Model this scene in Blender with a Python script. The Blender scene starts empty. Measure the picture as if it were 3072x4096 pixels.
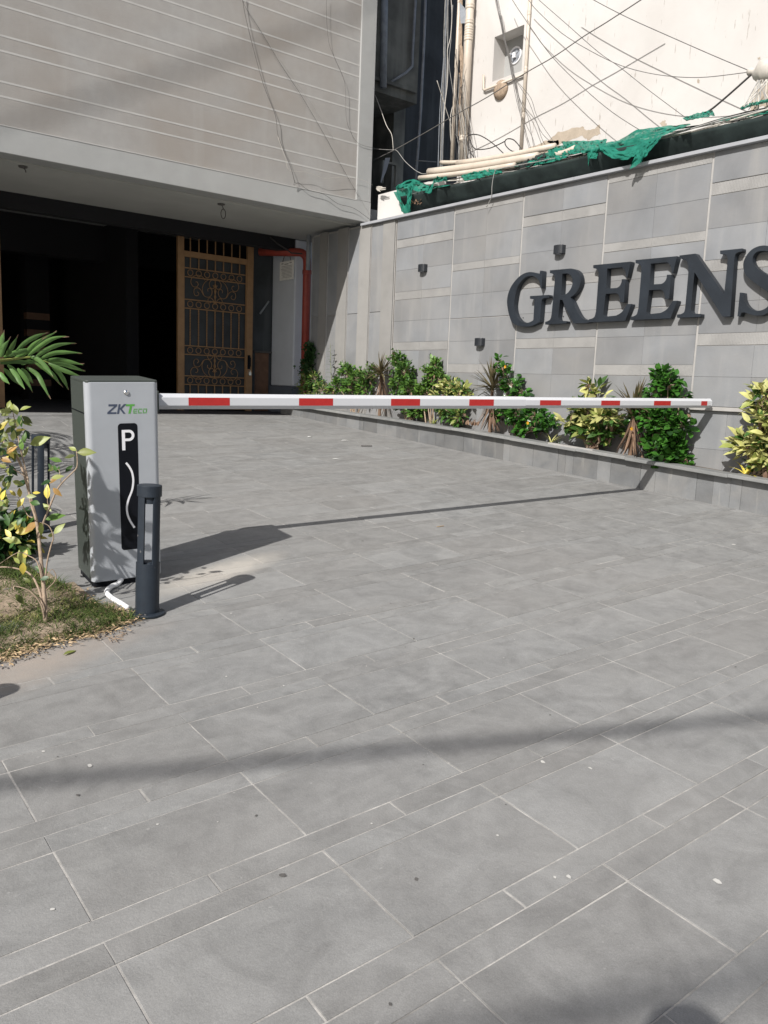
import bpy, math, random
from mathutils import Vector, Matrix, noise as mnoise
random.seed(7)
scene = bpy.context.scene
COL = scene.collection
PI = math.pi

# ------------------------------------------------------------------ camera, sky, sun, exposure
F = 3257.85                                   # focal length in photo pixels (3072 x 4096)
CR = Vector((0.789023, -0.613164, 0.038370))  # camera right, up, forward in the world
CU = Vector((0.063310, 0.143272, 0.987656))
CF = Vector((0.611093, 0.776855, -0.151864))
CAM = Vector((0.0, 0.0, 1.4))
GX, GY = 0.041542, 0.059039                   # slope of the driveway
SUN = Vector((0.716736, 0.307216, -0.626025)).normalized()   # direction the light travels

cd = bpy.data.cameras.new("camera")
cam = bpy.data.objects.new("camera", cd); COL.objects.link(cam)
m3 = Matrix((CR, CU, -CF)).transposed()
cam.matrix_world = Matrix.Translation(CAM) @ m3.to_4x4()
cd.sensor_fit = 'VERTICAL'; cd.sensor_height = 36.0; cd.lens = 36.0 * F / 4096
cd.clip_start = 0.05; cd.clip_end = 600
scene.camera = cam

world = bpy.data.worlds.new("World"); scene.world = world; world.use_nodes = True
wn = world.node_tree; bg = wn.nodes['Background']
sky = wn.nodes.new('ShaderNodeTexSky'); sky.sky_type = 'NISHITA'; sky.sun_disc = False
sun_el = math.asin(-SUN.z); to_sun = -SUN
sky.sun_elevation = sun_el
sky.sun_rotation = math.atan2(to_sun.x, to_sun.y)
sky.air_density = 1.0; sky.dust_density = 2.2; sky.ozone_density = 1.0
wn.links.new(sky.outputs[0], bg.inputs[0]); bg.inputs[1].default_value = 0.068
sl = bpy.data.lights.new("sun", 'SUN'); sl.energy = 4.1; sl.angle = math.radians(0.53); sl.color = (1.0, 0.965, 0.925)
so = bpy.data.objects.new("sun", sl); COL.objects.link(so)
so.rotation_euler = (-SUN).to_track_quat('Z', 'Y').to_euler(); so.location = (-8, -4, 12)
vs = scene.view_settings
vs.view_transform = 'Standard'; vs.look = 'None'; vs.gamma = 1.0; vs.exposure = 0.42; vs.use_curve_mapping = False

# ------------------------------------------------------------------ where a sight line of the survey meets a surface
def ray(px, py):
    return CR * ((px - 1536) / F) - CU * ((py - 2048) / F) + CF
def on_x(px, py, X):
    r = ray(px, py); return CAM + r * (X / r.x)
def on_y(px, py, Y):
    r = ray(px, py); return CAM + r * (Y / r.y)
def on_depth(px, py, d):
    return CAM + ray(px, py) * d
def on_ground(px, py):
    r = ray(px, py); return CAM + r * (-1.4 / (r.z - GX * r.x - GY * r.y))
WP = Vector((6.94, 4.09, 0)); WA = 0.0 + math.radians(0.5877)
WU = Vector((-math.sin(WA), math.cos(WA), 0)); WN = Vector((-math.cos(WA), -math.sin(WA), 0))
def on_wall(px, py, off=0.0):
    """local (s, z) on the tiled wall, off metres in front of it"""
    r = ray(px, py); p0 = WP + WN * off
    p = CAM + r * ((p0 - CAM).dot(WN) / r.dot(WN))
    return ((p - WP).dot(WU), p.z)
NG = Vector((-GX, -GY, 1)).normalized()
def smooth(a, b, v):
    t = min(1, max(0, (v - a) / (b - a))); return t * t * (3 - 2 * t)
def gz(x, y):
    """height of the ground: a ramp that levels out before the garage"""
    k = smooth(8.3, 10.8, y)
    yy = min(y, 10.8)
    z = GX * x + GY * yy
    xx = min(max(x, -4), 9)
    return z + k * GX * (6.7 - xx)
def G3(x, y, dz=0.0):
    return Vector((x, y, gz(x, y) + dz))

# ------------------------------------------------------------------ mesh building
class MB:
    def __init__(s): s.v = []; s.f = []; s.m = []; s.t = []
    def add(s, vs_, fs, mi=0, tone=0.5):
        o = len(s.v)
        s.v += [tuple(v) for v in vs_]; s.t += [tone] * len(vs_)
        for f in fs: s.f.append(tuple(i + o for i in f)); s.m.append(mi)
    def box(s, x0, x1, y0, y1, z0, z1, mi=0, tone=0.5, M=None):
        P = [Vector(p) for p in ((x0,y0,z0),(x1,y0,z0),(x1,y1,z0),(x0,y1,z0),(x0,y0,z1),(x1,y0,z1),(x1,y1,z1),(x0,y1,z1))]
        if M is not None: P = [M @ p for p in P]
        s.add(P, [(0,3,2,1),(4,5,6,7),(0,1,5,4),(1,2,6,5),(2,3,7,6),(3,0,4,7)], mi, tone)
    def prism(s, poly, ax, d0, d1, mi=0, tone=0.5):
        """poly: list of (a,b) counter-clockwise; ax(a,b,d) -> point; extruded d0..d1"""
        n = len(poly)
        s.add([ax(a, b, d0) for a, b in poly] + [ax(a, b, d1) for a, b in poly],
              [tuple(range(n - 1, -1, -1)), tuple(range(n, 2 * n))] +
              [(i, (i + 1) % n, n + (i + 1) % n, n + i) for i in range(n)], mi, tone)
    def tube(s, pts, r, seg=8, mi=0, caps=True, tone=0.5, square=False):
        pts = [Vector(p) for p in pts]; n = len(pts); rings = []
        up = None
        for i, p in enumerate(pts):
            t = (pts[min(i + 1, n - 1)] - pts[max(i - 1, 0)])
            if t.length < 1e-9: t = Vector((0, 0, 1))
            t.normalize()
            if up is None:
                up = t.orthogonal().normalized()
            up = (up - t * up.dot(t))
            up = up.normalized() if up.length > 1e-6 else t.orthogonal().normalized()
            w = t.cross(up)
            rr = r[i] if isinstance(r, (list, tuple)) else r
            rings.append([p + (up * math.cos(2 * PI * k / seg) + w * math.sin(2 * PI * k / seg)) * rr for k in range(seg)])
        vs_ = [v for R_ in rings for v in R_]; fs = []
        for i in range(n - 1):
            for k in range(seg):
                a = i * seg + k; b = i * seg + (k + 1) % seg
                fs.append((a, b, b + seg, a + seg))
        if caps: fs.append(tuple(range(seg - 1, -1, -1))); fs.append(tuple((n - 1) * seg + k for k in range(seg)))
        s.add(vs_, fs, mi, tone)
    def lathe(s, prof, seg=24, c=(0, 0, 0), mi=0, tone=0.5, a0=0, a1=2 * PI):
        full = abs(a1 - a0 - 2 * PI) < 1e-6; n = seg if full else seg + 1
        vs_ = []; fs = []
        for r, z in prof:
            for k in range(n):
                a = a0 + (a1 - a0) * k / seg
                vs_.append((c[0] + r * math.cos(a), c[1] + r * math.sin(a), c[2] + z))
        for i in range(len(prof) - 1):
            for k in range(seg):
                a = i * n + k; b = i * n + ((k + 1) % n if full else k + 1)
                fs.append((a, b, b + n, a + n))
        s.add(vs_, fs, mi, tone)
    def leaf(s, p, d, nrm, L, W, droop=0.15, fold=0.12, mi=0, tone=0.5, prof=(0.0, 0.75, 1.0, 0.7, 0.0)):
        p = Vector(p); d = Vector(d).normalized(); nrm = Vector(nrm)
        side = d.cross(nrm)
        if side.length < 1e-5: side = d.orthogonal()
        side.normalize(); up = side.cross(d).normalized()
        n = len(prof); vs_ = []; fs = []
        for i, w in enumerate(prof):
            t = i / (n - 1)
            c = p + d * (L * t) - up * (droop * L * t * t)
            h = W * 0.5 * max(w, 0.02)
            vs_ += [c - side * h + up * (fold * h), c, c + side * h + up * (fold * h)]
        for i in range(n - 1):
            a = 3 * i
            fs += [(a, a + 1, a + 4, a + 3), (a + 1, a + 2, a + 5, a + 4)]
        s.add(vs_, fs, mi, tone)
    def mesh(s, name, mats, smooth_=False):
        me = bpy.data.meshes.new(name); me.from_pydata(s.v, [], s.f)
        for m in (mats if isinstance(mats, (list, tuple)) else [mats]): me.materials.append(m)
        if any(s.m): me.polygons.foreach_set('material_index', s.m)
        at = me.attributes.new('tone', 'FLOAT', 'POINT'); at.data.foreach_set('value', s.t)
        if smooth_: me.polygons.foreach_set('use_smooth', [True] * len(me.polygons))
        me.update(); return me
def link(name, me, parent=None, loc=None, M=None, **kw):
    o = bpy.data.objects.new(name, me); COL.objects.link(o)
    if parent is not None: o.parent = parent
    if M is not None: o.matrix_local = M
    elif loc is not None: o.location = loc
    for k, v in kw.items(): o[k] = v
    return o
def obj(name, mb, mats, parent=None, smooth_=False, loc=None, M=None, **kw):
    return link(name, mb.mesh(name, mats, smooth_), parent, loc, M, **kw)
def thing(name, label, cat, loc=(0, 0, 0), M=None, group=None):
    o = bpy.data.objects.new(name, None); COL.objects.link(o); o.empty_display_size = 0.1
    if M is not None: o.matrix_world = M
    else: o.location = loc
    o['label'] = label; o['category'] = cat
    if group: o['group'] = group
    return o
def tag(o, label, cat, group=None):
    o['label'] = label; o['category'] = cat
    if group: o['group'] = group
    return o
def bevel(o, w=0.004, seg=2):
    b = o.modifiers.new('bevel', 'BEVEL'); b.width = w; b.segments = seg; b.limit_method = 'ANGLE'; b.angle_limit = math.radians(40)
    return o

# ------------------------------------------------------------------ materials
def mat(name, col, rough=0.6, metal=0.0, var=0.10, scale=6.0, bump=0.0, bscale=60.0, tone=0.0, spec=0.5,
        col2=None, c2scale=2.0, c2amt=0.5, speck=None, coords='Object', streak=None, trans=0.0, coat=0.0, tint2=None):
    m = bpy.data.materials.new(name); m.use_nodes = True
    nt = m.node_tree; N = nt.nodes; Lk = nt.links.new
    bs = N['Principled BSDF']
    bs.inputs['Roughness'].default_value = rough; bs.inputs['Metallic'].default_value = metal
    bs.inputs['Specular IOR Level'].default_value = spec
    if coat: bs.inputs['Coat Weight'].default_value = coat; bs.inputs['Coat Roughness'].default_value = 0.15
    if coords == 'World':
        g = N.new('ShaderNodeNewGeometry'); vec = g.outputs['Position']
    else:
        tc = N.new('ShaderNodeTexCoord'); vec = tc.outputs['Object']
    def tex(scale_, detail=5, dist=0.0, sc=None, rough_=0.55):
        n = N.new('ShaderNodeTexNoise'); n.inputs['Scale'].default_value = scale_
        n.inputs['Detail'].default_value = detail; n.inputs['Distortion'].default_value = dist
        n.inputs['Roughness'].default_value = rough_
        if sc:
            mp = N.new('ShaderNodeMapping'); mp.inputs['Scale'].default_value = sc; Lk(vec, mp.inputs['Vector']); Lk(mp.outputs[0], n.inputs['Vector'])
        else: Lk(vec, n.inputs['Vector'])
        return n.outputs['Fac']
    def ramp(fac, a, b, ca=(0,0,0,1), cb=(1,1,1,1)):
        r = N.new('ShaderNodeValToRGB'); r.color_ramp.elements[0].position = a; r.color_ramp.elements[1].position = b
        r.color_ramp.elements[0].color = ca; r.color_ramp.elements[1].color = cb; Lk(fac, r.inputs[0]); return r.outputs[0]
    def mix(fac, a, b, mode='MIX'):
        x = N.new('ShaderNodeMix'); x.data_type = 'RGBA'; x.blend_type = mode
        if isinstance(fac, (int, float)): x.inputs[0].default_value = fac
        else: Lk(fac, x.inputs[0])
        for sock, val in ((x.inputs[6], a), (x.inputs[7], b)):
            if isinstance(val, tuple): sock.default_value = val if len(val) == 4 else (*val, 1)
            else: Lk(val, sock)
        return x.outputs[2]
    lo = tuple(c * (1 - var) for c in col); hi = tuple(c * (1 + var) for c in col)
    c = ramp(tex(scale, 6, 0.3), 0.32, 0.68, (*lo, 1), (*hi, 1))
    if col2:
        c = mix(ramp(tex(c2scale, 5, 0.6), 0.5 - 0.12, 0.5 + 0.18), c, mix(c2amt, c, (*col2, 1)))
    if streak:
        sc, lo_, hi_, scol = streak
        c = mix(ramp(tex(1.0, 4, 0.0, sc), lo_, hi_), c, (*scol, 1))
    if speck:
        ss, lo_, hi_, scol = speck
        c = mix(ramp(tex(ss, 2, 0.0), lo_, hi_), c, (*scol, 1))
    if tone:
        at = N.new('ShaderNodeAttribute'); at.attribute_name = 'tone'
        mr = N.new('ShaderNodeMapRange'); mr.inputs[3].default_value = 1 - tone; mr.inputs[4].default_value = 1 + tone
        Lk(at.outputs['Fac'], mr.inputs[0])
        if tint2:
            c = mix(at.outputs['Fac'], c, mix(1.0, c, (*tint2, 1), 'MULTIPLY'))
        vm = N.new('ShaderNodeVectorMath'); vm.operation = 'SCALE'; Lk(c, vm.inputs[0]); Lk(mr.outputs[0], vm.inputs['Scale']); c = vm.outputs[0]
    Lk(c, bs.inputs['Base Color'])
    if bump:
        bp = N.new('ShaderNodeBump'); bp.inputs['Strength'].default_value = bump; bp.inputs['Distance'].default_value = 0.01
        Lk(tex(bscale, 6), bp.inputs['Height']); Lk(bp.outputs[0], bs.inputs['Normal'])
    if trans:
        out = N['Material Output']; tr = N.new('ShaderNodeBsdfTranslucent'); ms = N.new('ShaderNodeMixShader')
        ms.inputs[0].default_value = trans; Lk(c, tr.inputs[0]); Lk(bs.outputs[0], ms.inputs[1]); Lk(tr.outputs[0], ms.inputs[2]); Lk(ms.outputs[0], out.inputs[0])
    m['c'] = 1
    return m
M = {}
def paving_material(name, base, dirt=True):
    """honed basalt: cloudy grey, dust film, drips; pink soil and cement spill where they lie on the ground"""
    m = bpy.data.materials.new(name); m.use_nodes = True
    nt = m.node_tree; N = nt.nodes; Lk = nt.links.new; bs = N['Principled BSDF']
    g = N.new('ShaderNodeNewGeometry'); pos = g.outputs['Position']
    at = N.new('ShaderNodeAttribute'); at.attribute_name = 'tone'
    off = N.new('ShaderNodeVectorMath'); off.operation = 'SCALE'; off.inputs[0].default_value = (37.0, 91.0, 53.0); Lk(at.outputs['Fac'], off.inputs['Scale'])
    ad = N.new('ShaderNodeVectorMath'); ad.operation = 'ADD'; Lk(pos, ad.inputs[0]); Lk(off.outputs[0], ad.inputs[1])
    def noise(scale, detail=6, vec=None, dist=0.0, sc=None, rough=0.6):
        n = N.new('ShaderNodeTexNoise'); n.inputs['Scale'].default_value = scale; n.inputs['Detail'].default_value = detail
        n.inputs['Distortion'].default_value = dist; n.inputs['Roughness'].default_value = rough
        v = vec or pos
        if sc:
            mp = N.new('ShaderNodeMapping'); mp.inputs['Scale'].default_value = sc; mp.inputs['Rotation'].default_value = (0, 0, 0.5); Lk(v, mp.inputs[0]); v = mp.outputs[0]
        Lk(v, n.inputs['Vector']); return n.outputs['Fac']
    def ramp(fac, a, b, ca=(0,0,0,1), cb=(1,1,1,1)):
        r = N.new('ShaderNodeValToRGB'); e = r.color_ramp.elements; e[0].position = a; e[1].position = b; e[0].color = ca; e[1].color = cb
        Lk(fac, r.inputs[0]); return r.outputs[0]
    def mix(fac, a, b, mode='MIX'):
        x = N.new('ShaderNodeMix'); x.data_type = 'RGBA'; x.blend_type = mode
        if isinstance(fac, (int, float)): x.inputs[0].default_value = fac
        else: Lk(fac, x.inputs[0])
        for s, v in ((x.inputs[6], a), (x.inputs[7], b)):
            if isinstance(v, tuple): s.default_value = (*v, 1)
            else: Lk(v, s)
        return x.outputs[2]
    def mth(op, a, b):
        x = N.new('ShaderNodeMath'); x.operation = op
        for i, v in enumerate((a, b)):
            if isinstance(v, (int, float)): x.inputs[i].default_value = v
            else: Lk(v, x.inputs[i])
        return x.outputs[0]
    def blob(cx_, cy_, rx, ry, rot=0.0):
        mp = N.new('ShaderNodeMapping'); mp.vector_type = 'TEXTURE'
        mp.inputs['Location'].default_value = (cx_, cy_, gz(cx_, cy_)); mp.inputs['Rotation'].default_value = (0, 0, rot)
        mp.inputs['Scale'].default_value = (rx, ry, 1.0); Lk(pos, mp.inputs[0])
        gr = N.new('ShaderNodeTexGradient'); gr.gradient_type = 'SPHERICAL'; Lk(mp.outputs[0], gr.inputs[0]); return gr.outputs['Fac']
    lo = tuple(c * 0.77 for c in base); hi = tuple(c * 1.13 for c in base)
    cl = ramp(noise(4.2, 9, ad.outputs[0], 0.9, None, 0.68), 0.33, 0.66, (*lo, 1), (*hi, 1))
    vein = ramp(noise(1.6, 5, ad.outputs[0], 1.5, (1.0, 4.5, 1.0)), 0.52, 0.72)
    c = mix(vein, cl, mix(0.28, cl, (0.30, 0.30, 0.29)))
    grain = ramp(noise(330, 3), 0.3, 0.7, (0.84, 0.84, 0.84, 1), (1.13, 1.13, 1.13, 1))
    scf = ramp(noise(3.0, 8, ad.outputs[0], 2.2, (1.0, 7.0, 1.0), 0.75), 0.60, 0.74)
    c = mix(mth('MULTIPLY', scf, 0.45), c, (0.34, 0.34, 0.335))
    stn = ramp(noise(1.9, 7, None, 1.0, None, 0.7), 0.56, 0.70)
    c = mix(mth('MULTIPLY', stn, 0.17), c, (0.13, 0.128, 0.125))
    c = mix(1.0, c, grain, 'MULTIPLY')
    smu = ramp(noise(17, 7, ad.outputs[0], 0.6, None, 0.7), 0.36, 0.62, (0.93, 0.93, 0.93, 1), (1.04, 1.04, 1.04, 1))
    c = mix(1.0, c, smu, 'MULTIPLY')
    dust = ramp(noise(0.55, 6, None, 0.4), 0.38, 0.72)
    c = mix(mth('MULTIPLY', dust, 0.35), c, (0.29, 0.278, 0.262))
    film = ramp(noise(9, 6), 0.45, 0.85)
    c = mix(mth('MULTIPLY', film, 0.30), c, (0.31, 0.305, 0.295))
    if dirt:
        g1 = on_ground(170, 2640); g2 = on_ground(880, 2290); g3 = on_ground(60, 2720)
        nb = noise(14, 6)
        for (cc, rx, ry, rot, amt, colr) in ((g1, 0.72, 0.17, 0.25, 0.9, (0.33, 0.278, 0.235)), (g3, 0.48, 0.16, 0.3, 0.8, (0.32, 0.275, 0.235)), (g2, 0.62, 0.17, 0.35, 1.7, (0.46, 0.43, 0.385))):
            b = blob(cc.x, cc.y, rx, ry, rot)
            k = mth('MULTIPLY', mth('MULTIPLY', b, amt), mth('ADD', nb, 0.25))
            k = mth('MINIMUM', k, 0.8)
            c = mix(k, c, colr)
    sp = ramp(noise(34, 1), 0.765, 0.80)
    c = mix(mth('MULTIPLY', sp, 0.5), c, (0.36, 0.355, 0.34))
    mr = N.new('ShaderNodeMapRange'); mr.inputs[3].default_value = 0.935; mr.inputs[4].default_value = 1.065; Lk(at.outputs['Fac'], mr.inputs[0])
    warm = mix(at.outputs['Fac'], (1.004, 1.0, 0.992), (0.992, 1.0, 1.003))
    c = mix(1.0, c, warm, 'MULTIPLY')
    vm = N.new('ShaderNodeVectorMath'); vm.operation = 'SCALE'; Lk(c, vm.inputs[0]); Lk(mr.outputs[0], vm.inputs['Scale'])
    Lk(vm.outputs[0], bs.inputs['Base Color'])
    Lk(ramp(noise(5, 5), 0.3, 0.7, (0.55, 0.55, 0.55, 1), (0.78, 0.78, 0.78, 1)), bs.inputs['Roughness'])
    bs.inputs['Specular IOR Level'].default_value = 0.3
    bp = N.new('ShaderNodeBump'); bp.inputs['Strength'].default_value = 0.35; bp.inputs['Distance'].default_value = 0.004
    Lk(noise(120, 4), bp.inputs['Height']); Lk(bp.outputs[0], bs.inputs['Normal'])
    return m
M['slab'] = paving_material('paving_basalt', (0.234, 0.234, 0.229))
M['grout'] = mat('grout', (0.41, 0.395, 0.37), 0.95, var=0.2, scale=25, col2=(0.17, 0.165, 0.155), c2scale=5, c2amt=0.75, coords='World', bump=0.4)
M['tile'] = mat('wall_tile_stone', (0.214, 0.219, 0.225), 0.55, var=0.15, scale=1.9, tone=0.09, spec=0.3, coords='World', col2=(0.275, 0.265, 0.25), c2scale=1.1, c2amt=0.5,
                streak=((6.0, 6.0, 0.7), 0.55, 0.85, (0.29, 0.285, 0.275)), bump=0.12, bscale=90, tint2=(0.98, 1.0, 1.025))
M['rib'] = mat('ribbed_stone', (0.300, 0.296, 0.288), 0.8, var=0.10, scale=4, tone=0.06, spec=0.2, coords='World', bump=0.2)
M['trim'] = mat('joint_trim', (0.36, 0.35, 0.335), 0.7, var=0.08, scale=9, coords='World')
M['plainst'] = mat('matte_pier_stone', (0.265, 0.26, 0.25), 0.8, var=0.08, scale=3, tone=0.06, spec=0.2, coords='World', streak=((9, 9, 0.5), 0.5, 0.9, (0.28, 0.27, 0.25)))
M['kcop'] = mat('kerb_coping_stone', (0.205, 0.212, 0.21), 0.65, var=0.12, scale=6, tone=0.1, spec=0.3, coords='World', col2=(0.27, 0.265, 0.25), c2scale=5, c2amt=0.5, bump=0.25)
M['kerb'] = mat('kerb_stone', (0.158, 0.163, 0.166), 0.65, var=0.14, scale=5, tone=0.20, spec=0.3, coords='World', col2=(0.205, 0.20, 0.19), c2scale=4, c2amt=0.6, bump=0.2,
                streak=((12, 12, 1.2), 0.60, 0.74, (0.27, 0.265, 0.25)))
M['coping'] = mat('coping_stone', (0.33, 0.34, 0.36), 0.45, var=0.08, scale=5, coords='World', spec=0.4)
M['facade'] = mat('facade_render', (0.328, 0.322, 0.311), 0.85, var=0.05, scale=9, coords='World', col2=(0.285, 0.258, 0.23), c2scale=0.7, c2amt=0.8, bump=0.22, bscale=130,
                  streak=((5, 5, 0.5), 0.55, 0.95, (0.352, 0.342, 0.328)))
M['fascia'] = mat('fascia_paint', (0.350, 0.355, 0.348), 0.7, var=0.05, scale=4, coords='World', bump=0.1, col2=(0.33, 0.33, 0.32), c2scale=1.6, c2amt=0.6,
                  streak=((8, 8, 0.8), 0.68, 0.78, (0.46, 0.46, 0.45)))
M['stripe'] = mat('stripe_render', (0.44, 0.432, 0.415), 0.8, var=0.06, scale=7, coords='World')
M['soffit'] = mat('soffit_paint', (0.40, 0.40, 0.375), 0.85, var=0.07, scale=2, coords='World')
M['dark'] = mat('garage_dark', (0.007, 0.007, 0.009), 0.9, var=0.2, scale=2, coords='World')  # near-black colour stands in for the darkness inside the garage
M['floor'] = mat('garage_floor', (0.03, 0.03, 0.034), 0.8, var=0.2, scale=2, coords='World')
M['white'] = mat('sunlit_cream_paint', (0.60, 0.588, 0.568), 0.75, var=0.06, scale=1.5, coords='World', bump=0.12, bscale=25, spec=0.2,
                 col2=(0.49, 0.465, 0.44), c2scale=0.55, c2amt=0.8, streak=((34.0, 34.0, 4.5), 0.665, 0.70, (0.38, 0.35, 0.32)))
M['peel'] = mat('bare_plaster', (0.40, 0.34, 0.27), 0.9, var=0.1, scale=14, coords='World', bump=0.3)
M['alley'] = mat('alley_concrete', (0.21, 0.21, 0.185), 0.9, var=0.45, scale=2.2, coords='World', col2=(0.10, 0.10, 0.09), c2scale=1.3, c2amt=0.8, bump=0.5, bscale=18, streak=((5, 5, 0.5), 0.5, 0.8, (0.28, 0.28, 0.25)))
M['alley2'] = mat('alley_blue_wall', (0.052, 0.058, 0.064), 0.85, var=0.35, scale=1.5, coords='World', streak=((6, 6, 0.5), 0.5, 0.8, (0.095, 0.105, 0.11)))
M['pvc'] = mat('cream_pvc', (0.56, 0.50, 0.425), 0.45, var=0.05, scale=8, col2=(0.46, 0.375, 0.29), c2scale=5, c2amt=0.5)
M['pvcd'] = mat('grey_pipe', (0.28, 0.30, 0.33), 0.5, var=0.2, scale=9)
M['wire'] = mat('cable_black', (0.035, 0.033, 0.032), 0.55, var=0.2, scale=20)
M['wireo'] = mat('cable_haze_grey', (0.11, 0.105, 0.10), 0.7, var=0.25, scale=15)  # dark cable lightened to grey, the haze is put into its colour
M['wireg'] = mat('cable_grey', (0.30, 0.295, 0.28), 0.6, var=0.25, scale=12)
M['wirel'] = mat('cable_pale', (0.50, 0.47, 0.42), 0.6, var=0.15, scale=12)
M['net'] = mat('green_shade_cloth', (0.022, 0.215, 0.150), 0.8, var=0.25, scale=9, col2=(0.02, 0.19, 0.14), c2scale=6, c2amt=0.7, trans=0.25, bump=0.3, bscale=70, spec=0.2)
_nt = M['net'].node_tree; _o = _nt.nodes['Material Output']; _src = _o.inputs[0].links[0].from_socket
_tr = _nt.nodes.new('ShaderNodeBsdfTransparent'); _mx = _nt.nodes.new('ShaderNodeMixShader'); _nz = _nt.nodes.new('ShaderNodeTexNoise'); _nz.inputs['Scale'].default_value = 16; _rp = _nt.nodes.new('ShaderNodeMapRange')
_rp.inputs[1].default_value = .45; _rp.inputs[2].default_value = .65; _rp.inputs[3].default_value = .0; _rp.inputs[4].default_value = .22
_nt.links.new(_nz.outputs['Fac'], _rp.inputs[0]); _nt.links.new(_rp.outputs[0], _mx.inputs[0]); _nt.links.new(_src, _mx.inputs[1]); _nt.links.new(_tr.outputs[0], _mx.inputs[2]); _nt.links.new(_mx.outputs[0], _o.inputs[0])
M['netd'] = mat('dark_green_sheet', (0.024, 0.034, 0.033), 0.85, var=0.45, scale=4, coords='World', spec=0.2, streak=((2, 5, 12), 0.55, 0.8, (0.035, 0.05, 0.045)))
M['letter'] = mat('letter_paint', (0.019, 0.024, 0.031), 0.5, var=0.2, scale=5, coords='World', spec=0.35, bump=0.08)
M['lamp'] = mat('lamp_black', (0.022, 0.025, 0.03), 0.4, var=0.1)
M['silver'] = mat('silver_paint', (0.365, 0.385, 0.41), 0.42, metal=0.0, var=0.035, scale=9, spec=0.4)
M['olive'] = mat('grey_green_paint', (0.052, 0.061, 0.055), 0.5, var=0.06, scale=50, spec=0.3)
M['black'] = mat('black_plastic', (0.006, 0.007, 0.010), 0.5, var=0.1, spec=0.15)
M['prwhite'] = mat('print_white', (0.78, 0.78, 0.80), 0.5, var=0.01)
M['prnavy'] = mat('print_navy', (0.055, 0.07, 0.11), 0.5, var=0.02)
M['prgreen'] = mat('print_green', (0.09, 0.33, 0.05), 0.5, var=0.02)
M['chrome'] = mat('chrome', (0.75, 0.75, 0.75), 0.2, metal=1.0, var=0.05)
M['boom'] = mat('boom_white', (0.55, 0.56, 0.58), 0.35, var=0.012, scale=3, spec=0.5)
M['red'] = mat('reflector_red', (0.40, 0.020, 0.018), 0.4, var=0.06, scale=30)
M['anthr'] = mat('anthracite_paint', (0.022, 0.029, 0.039), 0.45, var=0.12, scale=18, spec=0.3, speck=(30, 0.72, 0.80, (0.14, 0.14, 0.14)))
M['bronze'] = mat('gate_bronze_paint', (0.30, 0.175, 0.085), 0.5, var=0.12, scale=9, spec=0.4)
M['redpipe'] = mat('red_pipe_paint', (0.33, 0.055, 0.038), 0.45, var=0.12, scale=8)
M['column'] = mat('column_paint', (0.60, 0.64, 0.70), 0.75, var=0.05, scale=3, coords='World')
M['plinth'] = mat('column_plinth', (0.10, 0.115, 0.145), 0.8, var=0.1, scale=3)
M['paper'] = mat('notice_paper', (0.90, 0.90, 0.87), 0.8, var=0.06, scale=20)
M['print'] = mat('notice_ink', (0.45, 0.45, 0.44), 0.8)
M['sheet'] = mat('gate_backing', (0.035, 0.04, 0.045), 0.6, var=0.3, scale=4)
M['wood'] = mat('cabinet_wood', (0.16, 0.085, 0.05), 0.6, var=0.2, scale=8)
M['soil'] = mat('dry_soil', (0.34, 0.265, 0.195), 0.95, var=0.22, scale=9, coords='World', bump=0.8, bscale=40, col2=(0.20, 0.15, 0.10), c2scale=5, c2amt=0.8)
M['bedsoil'] = mat('bed_soil', (0.13, 0.10, 0.075), 0.95, var=0.3, scale=12, coords='World', bump=0.8, bscale=30)
M['grass'] = mat('grass_blade', (0.075, 0.135, 0.030), 0.7, var=0.35, scale=3, tone=0.35, coords='World', trans=0.25, spec=0.2, tint2=(3.2, 1.7, 3.0))
M['litter'] = mat('dry_litter', (0.40, 0.29, 0.17), 0.85, var=0.3, scale=6, tone=0.5, coords='World')
def leafmat(name, col, col2=None, **k):
    return mat(name, col, k.pop('rough', 0.42), var=0.22, scale=14, tone=0.32, trans=0.28, spec=0.45, col2=col2, c2scale=22, c2amt=0.6, coords='World', **k)
M['lg'] = leafmat('leaf_green', (0.05, 0.120, 0.024), (0.07, 0.155, 0.03))
M['lgb'] = leafmat('leaf_bright_green', (0.095, 0.19, 0.032), (0.13, 0.235, 0.04))
M['lgd'] = leafmat('leaf_dark_green', (0.026, 0.070, 0.020))
M['lgg'] = leafmat('leaf_glossy_green', (0.042, 0.135, 0.020), (0.075, 0.20, 0.032), rough=0.25)
M['ly'] = leafmat('leaf_yellow', (0.55, 0.53, 0.22), (0.46, 0.49, 0.16))
M['lyg'] = leafmat('leaf_yellow_green', (0.25, 0.29, 0.075), (0.30, 0.32, 0.10))
M['lolive'] = leafmat('leaf_olive', (0.11, 0.135, 0.030))
M['lorange'] = leafmat('leaf_orange', (0.47, 0.28, 0.09))
M['lsun'] = leafmat('leaf_sun_yellow', (0.60, 0.50, 0.09))
M['ldrac'] = leafmat('dracaena_leaf', (0.115, 0.105, 0.050), (0.17, 0.115, 0.07))
M['ldead'] = leafmat('dead_leaf', (0.19, 0.115, 0.075), (0.28, 0.20, 0.135), rough=0.8)
M['palm'] = leafmat('palm_leaflet', (0.115, 0.225, 0.060), (0.15, 0.28, 0.08))
M['flower'] = leafmat('orange_flower', (0.80, 0.42, 0.03))
M['bark'] = mat('stem_bark', (0.33, 0.25, 0.18), 0.85, var=0.25, scale=25, bump=0.5)
M['barkg'] = mat('green_stem', (0.20, 0.22, 0.09), 0.7, var=0.25, scale=25)
M['dropping'] = mat('white_dropping', (0.50, 0.49, 0.46), 0.8, var=0.08, scale=60)
M['gum'] = mat('dark_spot', (0.09, 0.085, 0.08), 0.8, var=0.2, scale=60)
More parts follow.
